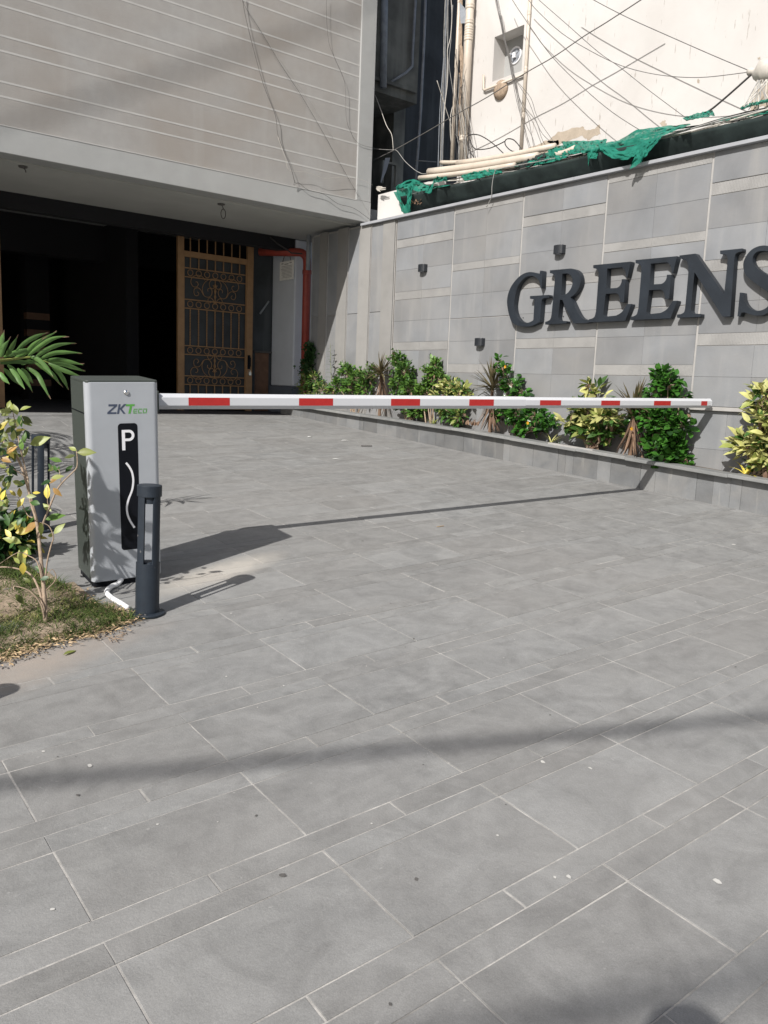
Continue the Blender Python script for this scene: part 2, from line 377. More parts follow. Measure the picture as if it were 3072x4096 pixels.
M['conduit'] = mat('white_conduit', (0.80, 0.80, 0.80), 0.45, var=0.02)
M['blue'] = mat('blue_sleeve', (0.03, 0.13, 0.42), 0.5)
M['skin'] = mat('skin', (0.35, 0.20, 0.13), 0.6); M['shirt'] = mat('shirt_cloth', (0.12, 0.14, 0.18), 0.9); M['hair'] = mat('hair', (0.02, 0.015, 0.012), 0.7)
M['trouser'] = mat('trouser_cloth', (0.05, 0.05, 0.06), 0.9)
M['paintw'] = mat('far_wall_paint', (0.42, 0.40, 0.37), 0.8, var=0.1, scale=1)
# ------------------------------------------------------------------ ground, soil, pavement
mb = MB()
xs = [-60, -30, -14, -8] + [-6 + 0.75 * i for i in range(24)] + [14, 20, 40, 60]
ys = [-60, -30, -12, -5] + [-3 + 0.75 * i for i in range(15)] + [7.8 + 0.1 * i for i in range(31)] + [11.5, 13, 16, 20, 30, 60]
for y in ys:
    for x in xs:
        xx = min(max(x, -8), 12); yy = min(max(y, -5), 30)
        mb.v.append((x, y, gz(xx, yy) - 0.0016)); mb.t.append(0.5)
nx = len(xs)
for j in range(len(ys) - 1):
    for i in range(nx - 1):
        a = j * nx + i; mb.f.append((a, a + 1, a + nx + 1, a + nx)); mb.m.append(0)
obj('ground', mb, M['grout'], kind='structure')

PU = -0.006386
U2 = Vector((math.cos(PU), math.sin(PU))); W2 = Vector((-math.sin(PU), math.cos(PU)))
def uw(u, w):
    # u, w are measured along the sloping surface
    return 0.999133 * u + 0.003942 * w + 0.0578, -0.006381 * u + 0.998244 * w + 0.0822
def wrap_project(p):
    d = Vector(p) - CAM; z = d.dot(CF)
    if z < 0.05: return None
    return (1536 + F * d.dot(CR) / z, 2048 - F * d.dot(CU) / z, z)
WS, WPER, BIG, NAR = 1.2278, 0.4745, 0.3105, 0.082
U0, UPER = 0.506, 0.5935
def in_island(x, y):
    # planting island to the left, beyond the soil edge (A..B line then towards the back)
    return False
pieces = []
for j in range(-7, 23):
    w0 = WS + WPER * j
    for i in range(-9, 12):
        for kind, a, b, off in (('slab', 0, BIG, 0), ('strip', BIG, BIG + NAR, 0), ('strip', BIG + NAR, WPER, 0.295)):
            u0 = U0 + UPER * i + off; u1 = u0 + UPER
            if kind == 'strip':
                u0 += random.uniform(-.004, .004)
            cx_, cy_ = uw((u0 + u1) / 2, w0 + (a + b) / 2)
            if uw(u0, w0)[0] > 6.55: continue
            pieces.append((kind, u0, min(u1, 6.60), w0 + a, w0 + b, cx_, cy_))
def view_size(pc):
    kind, u0, u1, w0, w1, cx_, cy_ = pc
    vis = False
    for u in (u0, (u0 + u1) / 2, u1):
        for w in (w0, w1):
            q = wrap_project(G3(*uw(u, w)))
            if q and -60 < q[0] < 3132 and 1560 < q[1] < 4170: vis = True
    if not vis or cy_ > 10.85: return None
    return math.hypot(cx_, cy_)
def slab_geo(mb, pc):
    kind, u0, u1, w0, w1, cx_, cy_ = pc
    g = 0.0025; e = 0.0010
    lift = random.uniform(0, 0.0010); tx = random.uniform(-.0010, .0010); ty = random.uniform(-.0008, .0008)
    tone = random.random()
    if kind == 'strip' and random.random() < 0.35: tone *= 0.35
    vs_ = []
    for inset, dz in ((0, -0.012), (0, -e), (e, 0)):
        for (u, w, sx, sy) in ((u0, w0, 1, 1), (u1, w0, -1, 1), (u1, w1, -1, -1), (u0, w1, 1, -1)):
            x, y = uw(u + sx * (g + inset), w + sy * (g + inset))
            vs_.append((x, y, gz(x, y) + lift + dz + (tx if sx > 0 else -tx) + (ty if sy > 0 else -ty)))
    fs = [(8, 9, 10, 11)]
    for r in (0, 4):
        for k in range(4): fs.append((r + k, r + (k + 1) % 4, r + 4 + (k + 1) % 4, r + 4 + k))
    mb.add(vs_, fs, 0, tone)
pave = thing('pavement', 'grey basalt paving in rows of large slabs and narrow strips', 'pavement')
del pave['category']; pave['kind'] = 'structure'
cand = {'slab': [], 'strip': []}
rest = {'slab': MB(), 'strip': MB()}
for pc in pieces:
    if pc[6] > 10.83: continue
    v = view_size(pc)
    if v is None: slab_geo(rest[pc[0]], pc)
    else: cand[pc[0]].append((v, pc))
for kind, nm in (('slab', 'paving_slab'), ('strip', 'paving_strip')):
    cand[kind].sort(key=lambda q: q[0])
    for n_, (v, pc) in enumerate(cand[kind]):
        if n_ < 298:
            mb = MB(); slab_geo(mb, pc); obj(nm, mb, M['slab'], pave)
        else: slab_geo(rest[kind], pc)
    if rest[kind].v: obj('distant_' + nm + 's', rest[kind], M['slab'], pave, kind='stuff')
# droppings, dark spots on the paving (flat marks)
mb = MB(); mb2 = MB()
def spot(mbx, x, y, r, el=1.0, rot=0.0, h=0.0016):
    n = 9; pts = []
    for k in range(n):
        a = 2 * PI * k / n; rr = r * random.uniform(0.7, 1.15)
        px_, py_ = rr * math.cos(a) * el, rr * math.sin(a)
        X = x + px_ * math.cos(rot) - py_ * math.sin(rot); Y = y + px_ * math.sin(rot) + py_ * math.cos(rot)
        pts.append((X, Y, gz(X, Y) + h + 0.0012))
    mbx.add(pts, [tuple(range(n))])
for (px_, py_, r) in ((360, 3065, .010), (175, 3008, .007), (925, 2455, .008), (2170, 3050, .010), (2870, 3530, .012), (2275, 3510, .009), (1990, 3345, .006), (2935, 2180, .018), (1400, 2465, .005), (1135, 2745, .005), (210, 3640, .006), (630, 3300, .005),
                      (1255, 2680, .004), (905, 2708, .006), (1430, 1770, .012), (2220, 3512, .006), (2360, 3075, .008), (1180, 1890, .008), (2090, 2128, .01)):
    g = on_ground(px_, py_); spot(mb, g.x, g.y, r * .72, random.uniform(1, 1.7), random.uniform(0, 3))
for k in range(90):
    u, w = random.uniform(0.2, 5.5), random.uniform(0.6, 8); x, y = uw(u, w); spot(mb, x, y, random.uniform(.0012, .0035))
for (px_, py_, r) in ((312, 3183, .010), (1450, 2165, .013), (1655, 2557, .010), (1665, 3520, .011), (2200, 2862, .006), (2942, 2669, .008), (1025, 3965 - 700, .008), (1290, 2010, .01), (1160, 1966, .008), (1562, 3515 - 1100, .006), (2555, 1790 + 140, .012), (1130, 3505, .016), (1560, 4020, .008)):
    g = on_ground(px_, py_); spot(mb2, g.x, g.y, r * .48, 1.5, random.uniform(0, 3))
for k in range(90):
    u, w = random.uniform(0.2, 5.5), random.uniform(0.6, 8); x, y = uw(u, w); spot(mb2, x, y, random.uniform(.001, .003))
obj('dropping_marks', mb, M['dropping'], pave, kind='stuff')
obj('dark_marks', mb2, M['gum'], pave, kind='stuff')

# garage floor: level
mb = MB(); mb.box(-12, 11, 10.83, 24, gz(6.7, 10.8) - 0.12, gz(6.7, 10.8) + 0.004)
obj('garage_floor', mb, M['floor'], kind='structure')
FLZ = gz(6.7, 10.8) + 0.004

# planting island, soil
isl_px = [(0, 2652), (60, 2632), (150, 2598), (250, 2575), (380, 2543), (470, 2518), (540, 2482), (520, 2462), (470, 2450), (400, 2428), (330, 2400), (275, 2355), (245, 2335), (205, 2330), (150, 2300), (100, 2265), (60, 2235)]
isl = [on_ground(*q) for q in isl_px]
isl2 = [(g.x, g.y) for g in isl] + [(1.20, 5.2), (1.15, 5.9), (0.9, 6.4), (0.2, 6.6), (-1.4, 6.4), (-1.6, 3.9), (0.1, 3.2)]
def inside(x, y, poly):
    c = False; n = len(poly); j = n - 1
    for i in range(n):
        xi, yi = poly[i]; xj, yj = poly[j]
        if ((yi > y) != (yj > y)) and (x < (xj - xi) * (y - yi) / (yj - yi) + xi): c = not c
        j = i
    return c
mb = MB(); st = 0.06; idx = {}
for i in range(-30, 30):
    for j in range(50, 115):
        x, y = i * st, j * st
        if inside(x, y, isl2):
            ids = []
            for (a, b) in ((i, j), (i + 1, j), (i + 1, j + 1), (i, j + 1)):
                if (a, b) not in idx:
                    X, Y = a * st, b * st; idx[(a, b)] = len(mb.v)
                    edge = all(inside(X + dx, Y + dy, isl2) for dx, dy in ((.12, 0), (-.12, 0), (0, .12), (0, -.12)))
                    mb.v.append((X, Y, gz(X, Y) + (0.012 + 0.02 * mnoise.noise(Vector((X * 4, Y * 4, 0))) if edge else 0.004))); mb.t.append(.5)
                ids.append(idx[(a, b)])
            mb.f.append(tuple(ids)); mb.m.append(0)
obj('soil', mb, M['soil'], smooth_=True, kind='structure')
mb = MB()
random.seed(11)
cnt = 0
while cnt < 34000:
    x, y = random.uniform(0.0, 1.45), random.uniform(3.35, 6.3)
    if not inside(x, y, isl2): continue
    bare = mnoise.noise(Vector((x * 3.1, y * 3.1, 3)))
    q = wrap_project(G3(x, y))
    if q and q[0] < 70 and 2330 < q[1] < 2470 and random.random() < 0.85: continue
    if bare < -0.30 and random.random() < 0.6: continue
    cnt += 1
    gr_ = min(1, smooth(-.30, .30, mnoise.noise(Vector((x * 4.5, y * 4.5, 9)))) + .5 * smooth(.85, 1.1, x)); h = random.uniform(0.018, 0.05) * (.8 + 1.0 * gr_)
    a = random.uniform(0, 2 * PI); d = Vector((math.cos(a), math.sin(a), random.uniform(0.3, 1.4)))
    dry = random.random() < 0.52 - .48 * gr_
    g = G3(x, y, 0.006)
    mb.leaf(g, d, (d.x, d.y, -1) if False else (0, 0, 1), h, random.uniform(.0022, .0045), 0.3, 0.2, 0, (random.uniform(.75, 1) if dry else random.uniform(0, .35)), prof=(0.8, 1, 0.05))
obj('grass', mb, M['grass'], label='patchy short green and dry grass in the planting island', category='grass', kind='stuff')
mb = MB()
edge = isl2[0:12]
for k in range(1500):
    t = random.random() * (len(edge) - 1); i = int(t); f = t - i
    x = edge[i][0] * (1 - f) + edge[i + 1][0] * f; y = edge[i][1] * (1 - f) + edge[i + 1][1] * f
    if i > 5 and random.random() < .7: continue
    x += random.gauss(0, .035); y += random.gauss(0.015, .035)
    a = random.uniform(0, 2 * PI); d = Vector((math.cos(a), math.sin(a), random.uniform(-.1, .35)))
    mb.leaf(G3(x, y, random.uniform(.006, .02)), d, (random.uniform(-.5, .5), random.uniform(-.5, .5), 1), random.uniform(.008, .035), random.uniform(.003, .010), .1, .2, 0, random.random(), prof=(.4, 1, .1))
obj('leaf_litter', mb, M['litter'], label='brown dry leaf litter and twigs along the soil edge of the island', category='leaf litter', kind='stuff')
# single fallen leaves and scraps on the paving
def fallen(name, label, px_, py_, L, W_, ang, mt, cat='leaf'):
    g = on_ground(px_, py_); mb = MB()
    d = Vector((math.cos(ang), math.sin(ang), 0.08))
    mb.leaf((-math.cos(ang) * L / 2, -math.sin(ang) * L / 2, .006), d, (0.1, -0.1, 1), L, W_, 0.12, .3, 0, .5)
    return tag(obj(name, mb, mt, loc=(g.x, g.y, g.z)), label, cat)
fallen('fallen_leaf', 'yellow green fallen leaf lying on the dusty paving below the grass', 280, 2615, .075, .022, .5, M['lyg'])
fallen('fallen_leaf', 'upright yellow leaf at the edge of the grass island', 184, 2520, .075, .02, 1.3, M['lsun'])
fallen('paper_scrap', 'white paper scrap on the paving left of the far planter kerb', 1240, 1749, .09, .03, .2, M['paper'], 'litter')
fallen('paper_scrap', 'small white scrap nearest the camera among the far litter', 1345, 1838, .10, .018, -.2, M['paper'], 'litter')
fallen('paper_scrap', 'white scrap further right in the far litter, by the planter kerb', 1382, 1764, .12, .03, -.3, M['paper'], 'litter')
mb = MB(); g = on_ground(1465, 1787); mb.tube([g + Vector((-.06, .02, .01)), g + Vector((.06, -.03, .012))], .007, 6)
tag(obj('stick', mb, M['gum']), 'short dark stick lying on the paving beyond the boom shadow', 'stick')
mb = MB(); g = on_ground(1760, 2108); mb.tube([g + Vector((-.03, .0, .005)), g + Vector((.035, .0, .006))], .003, 5)
tag(obj('stick', mb, M['litter']), 'thin pale stick on the paving below the boom shadow', 'stick')
mb = MB()
g = on_ground(470, 2555)
for k in range(9):
    a = random.uniform(0, 6.28); p = g + Vector((random.uniform(-.03, .03), random.uniform(-.03, .03), .004))
    mb.tube([p, p + Vector((math.cos(a) * .03, math.sin(a) * .03, .008)), p + Vector((math.cos(a + .5) * .055, math.sin(a + .5) * .055, .003))], .0016, 4)
tag(obj('twig', mb, M['bark']), 'small dry branching twig on the paving beside the grass tip', 'twig')

# ------------------------------------------------------------------ garage building
YF = 9.445; FB = 3.630; FT = 3.898     # facade plane, bottom and top of the fascia beam
b = thing('parking_building', 'grey rendered building with striped facade over an open dark garage', 'building', (0, YF, 0))
def bo(name, x0, x1, y0, y1, z0, z1, mt, parent=b, bev=0, **kw):
    mb = MB(); mb.box(x0, x1, y0 - YF, y1 - YF, z0, z1); o = obj(name, mb, mt, parent, **kw)
    if bev: bevel(o, bev)
    return o
bo('fascia_beam', -8, 6.99, YF, YF + 0.25, FB, FT, M['fascia'], bev=.006)
bo('corner_pier', 6.745, 6.988, YF + 0.002, YF + 0.25, FT + 0.001, 9.5, M['fascia'], bev=.006)
bo('render_panel', -8, 6.744, YF + 0.028, YF + 0.25, FT + 0.001, 9.5, M['facade'])
bo('sill_bead', -8, 6.745, YF - 0.004, YF + 0.026, FT - 0.006, FT + 0.004, M['stripe'])
for z in (2.741, 2.881, 3.171, 3.314, 3.592, 3.72, 4.007, 4.147, 4.433, 4.585, 4.873, 5.01, 5.30, 5.44):
    zz = z * 1.015 + 1.4
    bo('groove_strip', -8, 6.743, YF + 0.0262, YF + 0.0278, zz - .009, zz + .010, M['stripe'])
bo('soffit', -8, 7.6, YF + 0.251, 11.43, FB + 0.012, FB + 0.25, M['soffit'])
bo('drip_bead', -8, 6.98, YF + 0.30, YF + 0.36, FB - 0.004, FB + 0.0115, M['soffit'])
bo('upper_mass', -8, 6.985, YF + 0.252, 16, FB + 0.252, 9.5, M['fascia'])
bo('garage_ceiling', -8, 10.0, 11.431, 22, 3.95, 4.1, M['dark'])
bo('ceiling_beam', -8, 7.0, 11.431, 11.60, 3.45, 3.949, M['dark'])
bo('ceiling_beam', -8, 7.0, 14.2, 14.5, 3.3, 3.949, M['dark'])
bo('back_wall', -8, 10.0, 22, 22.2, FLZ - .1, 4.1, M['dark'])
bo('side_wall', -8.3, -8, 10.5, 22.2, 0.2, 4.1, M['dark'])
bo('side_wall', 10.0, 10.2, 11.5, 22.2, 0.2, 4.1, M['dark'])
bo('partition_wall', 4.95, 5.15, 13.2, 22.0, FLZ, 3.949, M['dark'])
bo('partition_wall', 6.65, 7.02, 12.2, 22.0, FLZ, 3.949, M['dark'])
# two striped parking columns barely seen in the dark
for (x, y) in ((4.35, 16.0),):
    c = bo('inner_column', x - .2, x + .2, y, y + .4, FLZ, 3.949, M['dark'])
    for k in range(5):
        bo('warning_band', x - .203, x + .203, y - .003, y + .2, FLZ + .25 + k * .3, FLZ + .37 + k * .3, M['wood'], c)
# pale painted column with dark plinth
bo('painted_column', 7.02, 7.55, 11.44, 12.15, on_y(1173, 1545, 11.44).z, FB + 0.0115, M['column'], bev=.02)
bo('column_plinth', 6.99, 7.60, 11.41, 12.18, FLZ, on_y(1173, 1545, 11.44).z - .002, M['plinth'])
bo('dark_side_panel', 6.60, 7.02, 12.155, 12.19, FLZ, 3.60, M['alley2'])
# building end wall to the alley
bo('end_wall', 6.70, 6.986, YF + 0.254, 11.42, FB + 0.253, 9.4, M['fascia'])

# hooks under the soffit
def hook(px_, py_, size, label):
    p = on_depth(px_, py_, 1.0) - CAM; p = CAM + p * ((FB + .011 - CAM.z) / p.z)
    mb = MB(); mb.lathe([(0, 0), (.05, 0), (.045, -.015), (0, -.02)], 12)
    mb.tube([(0, 0, -.015), (0.02, 0, -.03), (.03, 0, -.06)], .006, 6)
    pts = [(.03 + .028 * size * math.sin(a), 0, -.06 - .05 * size + .05 * size * math.cos(a)) for a in [2 * PI * k / 14 for k in range(15)]]
    if size > .5: mb.tube(pts, .006, 6)
    tag(obj('ceiling_hook', mb, M['gum'], loc=p), label, 'hook')
hook(885, 815, 1.2, 'dark iron ring hanging from the soffit above the bronze gate')
hook(92, 665, 0.3, 'short dark hook stub on the soffit near the left edge of the photo')

# ------------------------------------------------------------------ bronze gate
YG = 12.0
gx0, gx1 = 5.287, 6.569
gt = thing('metal_gate', 'tall bronze painted iron gate with scrollwork and rings under the building', 'gate', ((gx0 + gx1) / 2, YG, FLZ))
cxg = (gx0 + gx1) / 2
def gl(x, z): return (x - cxg, z + 1.4 - FLZ)
def gbox(name, x0, x1, z0, z1, d0=-.03, d1=.03, bev=.004):
    a = gl(x0, z0); c = gl(x1, z1); mb = MB(); mb.box(a[0], c[0], d0, d1, a[1], c[1]); return bevel(obj(name, mb, M['bronze'], gt), bev)
zb = FLZ - 1.4
gbox('gate_post', 5.287, 5.387, zb, 2.19)
gbox('gate_post', 6.464, 6.569, zb, 2.14)
gbox('top_rail', 5.3872, 6.4638, 1.835, 1.92, -.025, .025)
rows = [(1.607, 1), (1.141, 1), (0.445, 1), (-0.015, 1)]
bars = [5.498, 5.637, 5.776, 5.915, 6.054, 6.195, 6.334]
gbox('inner_stile', 5.3872, 5.402, zb + .05, 1.834, -.012, .012, .001)
gbox('inner_stile', 6.448, 6.4638, zb + .05, 1.834, -.012, .012, .001)
for zr, _ in rows:
    for dz in (-.066, .066):
        gbox('thin_rail', 5.4025, 6.4475, zr + dz - .008, zr + dz + .008, -.009, .009, .001)
    for bx in bars:
        mb = MB(); mb.tube([(0.044 * math.cos(a), 0, 0.044 * math.sin(a)) for a in [2 * PI * k / 16 for k in range(17)]], .0065, 5, caps=False)
        a = gl(bx, zr); obj('ring', mb, M['bronze'], gt, True, loc=(a[0], 0, a[1]))
def vbar(bx, z0, z1, twist=False):
    mb = MB(); a = gl(bx, z0); c = gl(bx, z1); n = 40 if twist else 1
    vs_ = []; fs = []
    for i in range(n + 1):
        z = a[1] + (c[1] - a[1]) * i / n; ang = (i * 0.55 if twist else 0) + PI / 4
        for k in range(4): vs_.append((.0105 * math.cos(ang + k * PI / 2), .0105 * math.sin(ang + k * PI / 2), z))
    for i in range(n):
        for k in range(4): fs.append((i * 4 + k, i * 4 + (k + 1) % 4, i * 4 + 4 + (k + 1) % 4, i * 4 + 4 + k))
    mb.add(vs_, fs); obj('bar', mb, M['bronze'], gt, loc=(a[0], 0, 0))
for bx in bars:
    vbar(bx, 1.673, 1.834); vbar(bx, 1.921, 2.35); vbar(bx, 0.511, 1.075, True); vbar(bx, zb + .06, -.081)
mb = MB(); a = gl(5.39, zb + .05); c = gl(6.46, 1.833); mb.box(a[0], c[0], .027, .032, a[1], c[1]); obj('backing_sheet', mb, M['sheet'], gt)
gbox('bottom_rail', 5.3872, 6.4638, zb + .02, zb + .07, -.02, .02)
SC = 0.1395 / 78.0   # metres per survey unit on the gate
scr = [[(400, 660), (372, 632), (322, 625), (280, 650), (268, 690), (288, 722), (318, 724), (336, 704), (326, 682), (312, 684)],
       [(300, 742), (330, 730), (360, 745), (388, 788), (430, 800), (460, 778), (466, 742), (446, 722), (426, 732), (428, 752)],
       [(300, 742), (296, 772), (310, 796), (334, 794), (342, 776), (328, 764)],
       [(496, 640), (440, 648), (392, 686), (374, 740), (392, 792)],
       [(496, 650), (462, 652), (440, 680), (446, 712), (474, 724), (486, 708), (474, 694)],
       [(488, 856), (476, 820), (448, 802), (428, 820), (438, 846), (458, 840), (454, 828)]]
def cat(pts, n=5):
    out = []
    P_ = [pts[0]] + list(pts) + [pts[-1]]
    for i in range(1, len(P_) - 2):
        for k in range(n):
            t = k / n; p0, p1, p2, p3 = (Vector(P_[i + j]) for j in (-1, 0, 1, 2))
            out.append(0.5 * ((2 * p1) + (p2 - p0) * t + (2 * p0 - 5 * p1 + 4 * p2 - p3) * t * t + (3 * p1 - p0 - 3 * p2 + p3) * t ** 3))
    out.append(Vector(pts[-1])); return out
for zc, flip in ((1.374, 1), (0.215, -1)):
    a = gl(5.915, zc)
    for s_ in scr:
        for mir in (1, -1):
            pts = cat([((x - 496) * SC * mir, 0, -(z - 742) * SC * flip) for x, z in s_], 4)
            mb = MB(); mb.tube(pts, .0058, 5); obj('scroll', mb, M['bronze'], gt, True, loc=(a[0], 0, a[1]))
    mb = MB()
    prof = [(0, -.19), (.012, -.18), (.010, -.12), (.028, -.09), (.010, -.05), (.030, 0.0), (.010, .04), (.026, .09), (.009, .11), (.012, .17), (0, .19)]
    mb.lathe([(r * .75, z * flip) for r, z in prof], 6); obj('spindle', mb, M['bronze'], gt, loc=(a[0], 0, a[1]))
mb = MB(); a = gl(6.50, .30); mb.box(-.02, .02, -.05, -.03, -.1, .12); mb.tube([(0, -.05, .1), (0, -.09, .08), (0, -.09, -.06)], .009, 6)
obj('gate_handle', mb, M['black'], gt, loc=(a[0], 0, a[1]))
mb = MB(); a = gl(6.515, .13); mb.box(-.022, .022, -.06, -.035, -.03, .02); mb.tube([(-.014, -.047, .02), (-.014, -.047, .045), (.014, -.047, .045), (.014, -.047, .02)], .004, 6)
obj('padlock', mb, M['chrome'], gt, loc=(a[0], 0, a[1]))
# left gate post at the picture edge
xl = on_y(11, 1400, YG).x
mb = MB(); mb.box(-.12, 0, -.04, .04, 0, 2.66)
tag(bevel(obj('gate_post', mb, M['bronze'], loc=(xl, YG, FLZ)), .004), 'brown gate post at the left edge of the photo behind the palm frond', 'gate post')

# items by the column
def cyl_path(name, pts, r, mt, label, cat_, seg=10, parent=None, group=None):
    mb = MB(); mb.tube(pts, r, seg); o = obj(name, mb, mt, parent, True)
    if parent is None: tag(o, label, cat_, group)
    return o
pz = on_y(1223, 1012, 11.3).z
xx = on_y(1223, 1300, 11.3).x
pts = [Vector((xx, 11.3, FLZ + .05)), Vector((xx, 11.3, pz - .16))]
for k in range(1, 7):
    a = k / 6 * PI / 2; pts.append(Vector((xx - .13 + .13 * math.cos(a), 11.3 + .02 * k / 6, pz - .13 + .13 * math.sin(a))))
pts.append(on_y(1040, 1007, 11.9))
pr = cyl_path('fire_pipe', pts, .064, M['redpipe'], 'thick red pipe with an elbow running down beside the pale column', 'pipe', 14)
mb = MB(); mb.tube([(0, 0, 0), (0, 0, .06)], .072, 14); obj('coupling', mb, M['redpipe'], pr, loc=(xx, 11.3, pz - .32))
p0 = on_y(1236, 932, 11.0); cyl_path('drain_pipe', [p0, Vector((p0.x, 11.0, pz - .3))], .035, M['pvcd'], 'short grey pipe stub coming down from the soffit beside the red pipe', 'pipe')
q0, q1 = on_x(1122, 1050, 7.0), on_x(1175, 1116, 7.0)
nb = thing('notice_board', 'white printed notice panel hung by wire on the pale column', 'sign', ((q0 + q1) / 2))
mb = MB(); hy = abs(q0.y - q1.y) / 2; hz = abs(q0.z - q1.z) / 2
mb.box(-.012, 0, -hy, hy, -hz, hz); obj('notice_panel', mb, M['paper'], nb)
mb = MB()
for k in range(9): mb.box(-.0135, -.0122, -hy * .8, hy * (.8 - random.random() * .3), hz * (.45 - k * .15), hz * (.45 - k * .15) + .008)
mb.box(-.0135, -.0122, hy * .45, hy * .75, hz * .72, hz * .84); mb.box(-.0135, -.0122, -hy * .75, -hy * .45, hz * .72, hz * .84); mb.box(-.0135, -.0122, -hy * .3, hy * .3, hz * .64, hz * .74)
obj('printed_lines', mb, M['print'], nb)
mb = MB(); mb.tube([(-.01, -hy * .6, hz), (0, 0, hz + .25), (-.01, hy * .6, hz)], .004, 5); obj('hanging_wire', mb, M['wire'], nb)
cyl_path('loose_cable', [on_y(1080, 948, 11.42), on_y(1110, 975, 11.38), on_y(1150, 1000, 11.36), on_y(1165, 1012, 11.3), on_y(1210, 1015, 11.2)], .011, M['wire'], 'black cable sagging from the soffit to the red pipe', 'cable', 6)
# brown wooden cupboard and stored board left of the column
q0, q1 = on_y(1022, 1410, 12.1), on_y(1055, 1548, 12.1)
cb = thing('wooden_cupboard', 'small brown wooden cupboard in the shade between gate and pale column', 'cupboard', (q0.x + .12, 12.3, FLZ))
mb = MB(); mb.box(-.10, .16, -.15, .15, 0, q0.z - FLZ); bevel(obj('cupboard_body', mb, M['wood'], cb), .004)
mb = MB(); mb.box(-.13, .2, -.18, .18, q0.z - FLZ + .002, q0.z - FLZ + .03); obj('cupboard_top', mb, M['gum'], cb)
mb = MB()
mb.box(-.085, .145, -.156, -.1502, .05, (q0.z - FLZ) / 2 - .02); mb.box(-.085, .145, -.156, -.1502, (q0.z - FLZ) / 2 + .02, q0.z - FLZ - .05); obj('cupboard_door', mb, M['wood'], cb)
p = on_y(1062, 1225, 12.1); mb = MB(); mb.tube([on_y(1040, 1255, 12.1), on_y(1075, 1205, 12.1)], .015, 6)
tag(obj('metal_bracket', mb, M['pvcd']), 'slanted grey metal bracket in the shade left of the pale column', 'bracket')

# ------------------------------------------------------------------ tiled boundary wall (local x: depth outwards is -x, y along, z up)
WM = Matrix.Translation(WP) @ Matrix.Rotation(WA, 4, 'Z')
wall = thing('tiled_wall', 'tall grey stone tiled wall carrying the raised letters beside the driveway', 'wall', M=WM)
WT = 3.585
mb = MB(); mb.box(0.0, 0.14, -4.5, 6.60, -0.4, WT); obj('wall_core', mb, M['trim'], wall)
TH = 0.007
tile_cache = {}
def tile(s0, s1, z0, z1, name='wall_tile', mt=None, th=TH, gap=0.0008, tone=None):
    """one cladding tile, z in survey heights (camera height = 0)"""
    mb = MB(); t = random.random() if tone is None else tone
    w, h = s1 - s0 - 2 * gap, z1 - z0 - 2 * gap; e = 0.0012
    P_ = [(0, -w/2, -h/2), (0, w/2, -h/2), (0, w/2, h/2), (0, -w/2, h/2)]
    lv = [(0, 0.0), (-th + e, 0.0), (-th, e)]
    vs_ = []
    for x, ins in lv:
        for (_, y, z) in P_: vs_.append((x, y - math.copysign(ins, y), z - math.copysign(ins, z)))
    fs = [(8, 11, 10, 9)]
    for r in (0, 4):
        for k in range(4): fs.append((r + 4 + k, r + 4 + (k + 1) % 4, r + (k + 1) % 4, r + k))
    mb.add(vs_, fs, 0, t)
    return obj(name, mb, mt or M['tile'], wall, loc=(random.uniform(-.0006, 0), (s0 + s1) / 2, (z0 + z1) / 2 + 1.4))
rib_meshes = {}
def ribbed(s0, s1, z0, z1):
    key = (round(s1 - s0, 3), round(z1 - z0, 3))
    if key not in rib_meshes:
        mb = MB(); w, h = s1 - s0, z1 - z0; n = int(w / 0.0135); p = w / n
        prof = []
        for k in range(n):
            y = -w / 2 + k * p
            prof += [(-.0075, y + p * .1), (-.0075, y + p * .62), (-.0035, y + p * .70), (-.0035, y + p * 1.0)]
        vs_ = [(x, y, -h / 2) for x, y in prof] + [(x, y, h / 2) for x, y in prof]; m_ = len(prof)
        mb.add(vs_, [(i + 1, i, m_ + i, m_ + i + 1) for i in range(m_ - 1)])
        mb.box(-.0034, 0, -w / 2, w / 2, -h / 2, h / 2)
        rib_meshes[key] = mb.mesh('ribbed_band', M['rib'])
    link('ribbed_band', rib_meshes[key], wall, loc=(0, (s0 + s1) / 2, (z0 + z1) / 2 + 1.4))
JV = 0.010   # half width of the main vertical joints
def rowtiles(s0, s1, zs, n=2):
    for a, c in zip(zs[:-1], zs[1:]):
        for k in range(n):
            x0 = s0 + (s1 - s0) * k / n; x1 = s0 + (s1 - s0) * (k + 1) / n
            tile(x0, x1, a, c)
cols = [(3.528, 4.62, 'A'), (2.421, 3.528, 'B'), (1.309, 2.421, 'A'), (0.187, 1.309, 'B'), (-0.925, 0.187, 'A'), (-2.04, -0.925, 'B'), (-3.15, -2.04, 'A'), (-4.26, -3.15, 'B')]
